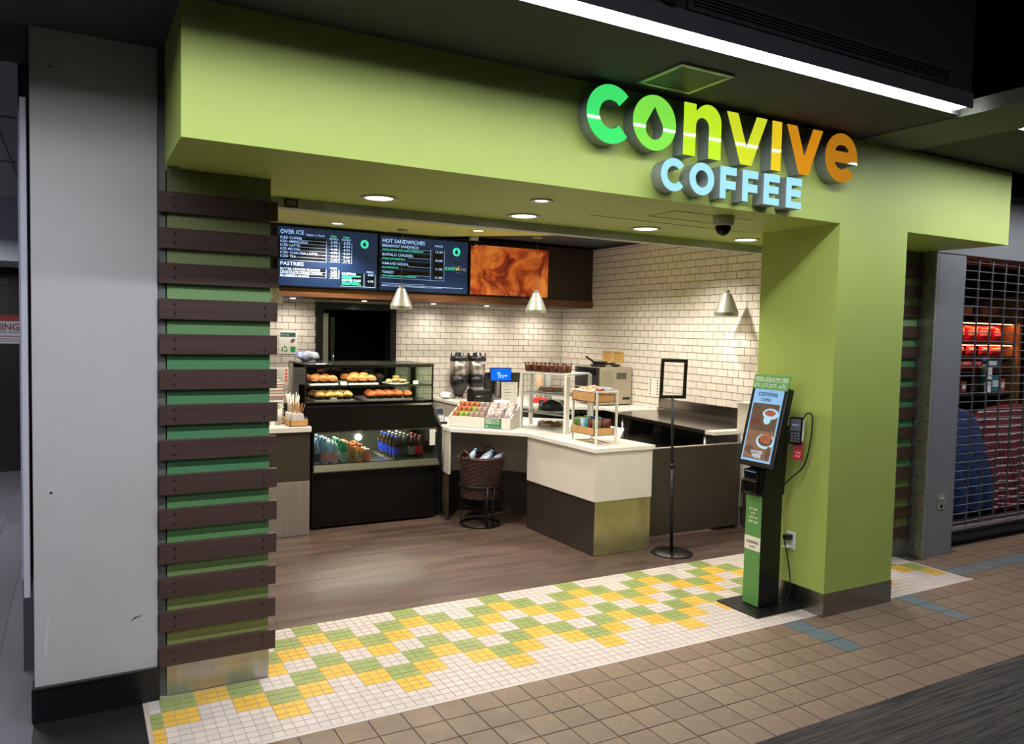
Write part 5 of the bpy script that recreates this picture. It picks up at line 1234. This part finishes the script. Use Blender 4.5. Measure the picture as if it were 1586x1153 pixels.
for a in (PI * .82 + .9, -.15 + .9):
    c_ = Vector((math.cos(a), math.sin(a), 0)); tn = Vector((-c_.y, c_.x, 0)); o = Vector((bx, by, .63)) + c_ * .21
    MB().tube([o - tn * .05, o - tn * .045 + Vector((0, 0, .04)), o + Vector((0, 0, .065)), o + tn * .045 + Vector((0, 0, .04)), o + tn * .05], .008, 8).build('handle', WK, t)
WB2 = M('water_bottle_clear', (176, 196, 214), .12, noise_=(12, .35)); LB2 = M('water_label', (90, 120, 190), .4, noise_=(26, .6), rgb2=(220, 224, 234)); CB = M('cap_sky')
wp = None
for k, (dx, dy, dz, tx, ty, lb) in enumerate([(-.1, -.06, .5, .15, .95, 'water bottle leaning left at the front of the wicker basket'), (-.02, .05, .5, .3, .75, 'water bottle at the back of the wicker basket pointing up right'),
       (.06, -.05, .52, -.1, 1.1, 'water bottle lying to the right across the basket rim'), (.07, .07, .5, -.25, .85, 'water bottle at the far right of the wicker basket'), (-.13, .06, .48, .1, .5, 'upright water bottle deep in the left of the basket')]):
    if wp is None:
        wp = T('water_bottle', lb, 'bottle', (0, 0, 0), 'water bottles in the basket')
        MB().lathe([(.026, 0), (.031, .006), (.031, .05), (.029, .055), (.031, .06), (.031, .13), (.022, .165), (.012, .185), (.012, .2)], n=18).build('body', WB2, wp)
        MB().lathe([(.0318, .062), (.0318, .125)], n=18, cap=False).build('label', LB2, wp)
        MB().lathe([(.0145, .192), (.0145, .208), (.0005, .21)], n=14).build('cap', CB, wp)
        c_ = wp
    else: c_ = dup(wp, (0, 0, 0), 0, lb)
    c_.location = (bx + dx, by + dy, dz + .03); c_.rotation_euler = (tx, ty, .2)

# ================================================================== self-order kiosk
t = T('order_kiosk', 'black and green self-order kiosk with tilted touch screen by the lime column', 'kiosk', (1.0, -.94, 0))
MB().box(.808, 1.203, -1.122, -.768, .0005, .012).build('base_plate', BLKM, t, .003)
MB().box(.937, 1.12, -1.01, -.872, .012, .745).build('pedestal', M('kiosk_black', (14, 14, 15), .4), t, .003)
MB().box(.9335, .937, -1.008, -.874, .02, .74).build('front_panel', M('kiosk_green', (84, 138, 70), .45), t)
MB().box(.932, .9335, -1.008, -.874, .38, .47).build('name_label', M('label_cream', (222, 216, 200), .5), t)
RG = (0, -1, 0)
text([('PAY HERE', (.931, -.905, .645), .021, .07), ('WITH', (.931, -.92, .617), .021, .035), ('CREDIT OR', (.931, -.902, .589), .021, .076), ('DEBIT CARD', (.931, -.9, .561), .021, .082)], M('kiosk_text', (226, 232, 210), .5), RG, (0, 0, 1), parent=t, bold=.02)
text([('convive', (.931, -.89, .425), .036, .1)], M('label_text', (60, 56, 54), .5), RG, (0, 0, 1), parent=t, bold=.02)
text([('COFFEE', (.931, -.917, .398), .016, .05)], M('label_text'), RG, (0, 0, 1), parent=t, bold=.02)
MB().prism_ax([(.93, .745), (1.13, .745), (1.15, 1.2), (1.05, 1.2), (.97, .95)], -1.015, -.868, 'y').build('neck', M('kiosk_black'), t, .004)
MB().prism_ax([(.885, .765), (.95, .745), (.96, .92), (.89, .91), (.9, .86), (.88, .84)], -1.005, -.878, 'y').build('receipt_printer', BLKG, t, .006)
MB().box(.886, .9, -.99, -.895, .9, .905).build('printer_light', M('printer_led', (70, 120, 160), .3, emit=.3), t)
tilt = math.atan2(1.042 - .926, 1.433 - .947)
K = Matrix.Translation((.9215, -.94, .93)) @ Matrix.Rotation(tilt, 4, 'Y')     # local: x out the back, y across, z up the screen
MB().box(0, .055, -.155, .155, 0, .535).xf(K).build('screen_housing', BLK, t, .012)
scr = MB().box(-.0015, 0, -.123, .123, .035, .518).xf(K).build('display', M('kiosk_blue', (120, 164, 204), .2, emit=.55), t)
def kq(y0, y1, z0, z1, name, mat, off=-.0022): return MB().quad(K @ Vector((off, y1, z0)), K @ Vector((off, y0, z0)), K @ Vector((off, y0, z1)), K @ Vector((off, y1, z1))).build(name, mat, t)
kq(-.112, .112, .05, .42, 'photo_backdrop', M('kiosk_photo', (84, 68, 54), .3, emit=.45, noise_=(8, .3, 1)))
kq(-.112, .112, .05, .24, 'photo_table', M('kiosk_photo2', (120, 92, 72), .3, emit=.42, noise_=(9, .35, 1)), -.0026)
def kdisc(cy, cz, ry, rz, name, mat, off, bumpy=0):
    P_ = [(cy + ry * math.cos(a) * (1 + bumpy * noise.noise(Vector((a * 2, cz * 50, 0)))), cz + rz * math.sin(a) * (1 + bumpy * noise.noise(Vector((a * 2, 9, cz * 40))))) for a in [2 * PI * k / 28 for k in range(28)]]
    MB().add([K @ Vector((off, -y, z)) for y, z in P_], [tuple(range(28))]).build(name, mat, t)
BW = M('photo_bowl', (150, 186, 206), .3, emit=.55); BF = M('photo_food', (170, 104, 72), .3, emit=.5, noise_=(60, .4, 1), rgb2=(90, 46, 34)); BD = M('photo_berries', (96, 44, 36), .3, emit=.45, noise_=(90, .4, 1))
kdisc(.05, .355, .066, .036, 'bowl_picture', BW, -.003); kdisc(.045, .36, .045, .022, 'food_picture', BF, -.0034, .3); kdisc(.03, .315, .03, .03, 'bowl_picture', BW, -.0029)
kdisc(-.06, .285, .05, .034, 'bowl_picture', M('photo_brown_bowl', (88, 66, 56), .3, emit=.4), -.003); kdisc(-.06, .295, .038, .018, 'food_picture', BD, -.0034, .3)
kdisc(.05, .175, .075, .05, 'plate_picture', BW, -.003); kdisc(.05, .18, .06, .038, 'plate_picture', M('photo_brown_bowl'), -.0033); kdisc(.055, .195, .048, .034, 'food_picture', BF, -.0036, .4)
kdisc(-.07, .11, .035, .03, 'food_picture', M('photo_brown_bowl'), -.003, .2); kdisc(.09, .1, .02, .045, 'food_picture', M('photo_brown_bowl'), -.0031, .2)
u_ = K.to_3x3() @ Vector((0, 0, 1))
text([('convive', K @ Vector((-.003, .088, .468)), .058, .165)], M('scr_text', (52, 62, 58), .4), RG, u_, 'screen_lettering', t, bold=.01)
text([('COFFEE', K @ Vector((-.003, .055, .436)), .026, .085)], M('scr_text'), RG, u_, 'screen_lettering', t, bold=.02)
text([('START ORDER', K @ Vector((-.0045, .05, .092)), .022, .1), ('HERE', K @ Vector((-.0045, .035, .06)), .04, .075)], M('scr_white', (190, 214, 230), .4, emit=.5), RG, u_, 'screen_lettering', t, bold=.012)
# header card
kt = lambda y, z, x=-.004: K @ Vector((x, y, z))
hd = MB()
P0 = [(.148, .515), (-.148, .515), (-.152, .6), (-.147, .612), (.147, .612), (.15, .6)]
hd.add([kt(y, z) for y, z in P0] + [kt(y, z, 0.0) for y, z in P0], [tuple(range(6)), tuple(range(11, 5, -1))] + [(i, i + 6, (i + 1) % 6 + 6, (i + 1) % 6) for i in range(6)])
hd.build('header_card', M('header_green', (96, 158, 82), .5), t)
HW = M('header_white', (232, 236, 222), .5)
text([('ORDER, SCAN & PAY HERE', kt(.142, .574, -.006), .031, .284)], HW, RG, u_, 'header_lettering', t, bold=.012)
for i, (y, a, b_) in enumerate([(.142, 'SELECT', 'ITEMS'), (.07, 'LOOK', 'CART'), (.005, 'SCAN', 'OR TAP'), (-.075, 'ENJOY', 'ORDER')]):
    text([(str(i + 1), kt(y, .525, -.006), .036, .014)], HW, RG, u_, 'header_lettering', t, bold=.02)
    text([(a, kt(y - .02, .545, -.006), .013, .036), (b_, kt(y - .02, .53, -.006), .013, .04)], HW, RG, u_, 'header_lettering', t, bold=.02)
MB().quad(kt(.14, .566, -.006), kt(-.14, .566, -.006), kt(-.14, .569, -.006), kt(.14, .569, -.006)).build('header_line', HW, t)
# payment terminal on side arm
t_pay = t = T('payment_terminal', 'black card payment terminal with keypad on the kiosk side', 'card terminal', (1.08, -1.12, 1.19))
G = Matrix.Translation((1.095, -1.11, 1.095)) @ Matrix.Rotation(.6, 4, 'Z') @ Matrix.Rotation(.22, 4, 'Y')
MB().box(0, .03, -.04, .04, 0, .175).xf(G).build('body', BLKG, t, .008)
MB().box(-.001, 0, -.031, .031, .085, .16).xf(G).build('screen', M('term_screen', (38, 42, 54), .2, emit=.3), t)
rg = G.to_3x3() @ Vector((0, -1, 0)); ug = G.to_3x3() @ Vector((0, 0, 1))
text([('convive', G @ Vector((-.0022, .021, .118)), .013, .04)], M('scr_white'), rg, ug, parent=t)
for r in range(4):
    for c_ in range(3): MB().box(-.003, 0, -.028 + c_ * .02, -.014 + c_ * .02, .012 + r * .017, .022 + r * .017).xf(G).build('key', M('key_grey', (70, 70, 72), .4), t)
MB().box(.03, .05, -.05, .02, .02, .17).xf(G).build('white_cradle', WPL, t, .006)
MB().box(.0, .07, .01, .12, .06, .09).xf(G).build('mount_arm', BLKM, t)
t_tag = t = T('hanging_tag', 'small red tag hanging below the payment terminal', 'tag', (1.11, -1.14, 1.0))
q = MB().box(-.001, .001, -.03, .03, 0, .115).xf(Matrix.Translation((1.115, -1.12, .99)) @ Matrix.Rotation(.6, 4, 'Z') @ Matrix.Rotation(.15, 4, 'Y')); q.build('card', M('tag_red', (150, 24, 36), .4), t)
text([('TAP', (1.105, -1.112, 1.03), .022, .034), ('PAY', (1.102, -1.112, 1.008), .022, .034)], M('tag_pink', (240, 110, 120), .5, emit=.5), (.565, -.825, 0), (0, 0, 1), parent=t, bold=.03)
# cables and outlet
def smooth(pts, n=6):
    P_ = [Vector(p) for p in pts]; out = []
    for i in range(len(P_) - 1):
        a = P_[max(0, i - 1)]; b = P_[i]; c = P_[i + 1]; d_ = P_[min(len(P_) - 1, i + 2)]
        for k in range(n):
            s = k / n; out.append(.5 * ((2 * b) + (c - a) * s + (2 * a - 5 * b + 4 * c - d_) * s * s + (3 * b - a - 3 * c + d_) * s ** 3))
    return out + [P_[-1]]
MB().tube(smooth([(1.12, -1.14, 1.24), (1.15, -1.15, 1.29), (1.185, -1.165, 1.27), (1.18, -1.16, 1.1), (1.165, -1.13, .95), (1.13, -1.06, .86), (1.11, -1.018, .8)]), .0045, 8).build('cable', RUBBER, t_pay)
t = T('wall_outlet', 'white double wall outlet low on the lime column', 'outlet', (1.207, -1.015, .43))
MB().box(1.208, 1.2148, -1.052, -.98, .375, .49).build('cover_plate', WPL, t, .002)
for z in (.4, .445): MB().box(1.2065, 1.208, -1.035, -.997, z, z + .028).build('socket', M('socket_grey', (200, 198, 190), .4), t)
t = T('power_plug', 'black power plug with white tag in the wall outlet', 'plug', (1.18, -1.015, .46))
MB().box(1.15, 1.2062, -1.035, -.995, .44, .475).build('plug_body', BLK, t, .006)
MB().box(1.13, 1.19, -1.05, -1.0, .4, .402).xf(Matrix()).build('white_tag', PAPER, t)
MB().tube(smooth([(1.155, -1.015, .455), (1.135, -1.03, .43), (1.145, -1.045, .35), (1.165, -1.055, .22), (1.175, -1.05, .1), (1.16, -1.03, .03), (1.125, -.99, .022)]), .0045, 8).build('cord', RUBBER, t)
# small plate and label on the shutter housing
t = T('wall_notice', 'small dark framed notice on the shutter housing at the upper left', 'notice', (-1.93, -.1, 2.45))
MB().box(-1.905, -1.83, -.106, -.1005, 2.44, 2.487).build('frame', BLK, t); MB().box(-1.893, -1.842, -.108, -.106, 2.449, 2.479).build('picture', M('notice_brown', (110, 100, 84), .5), t)
t = T('label_strip', 'pale printed label right of the dark notice on the shutter housing', 'label', (-1.72, -.1, 2.45))
MB().box(-1.79, -1.67, -.102, -.1005, 2.445, 2.477).build('paper', M('label_pale', (150, 150, 132), .6), t)
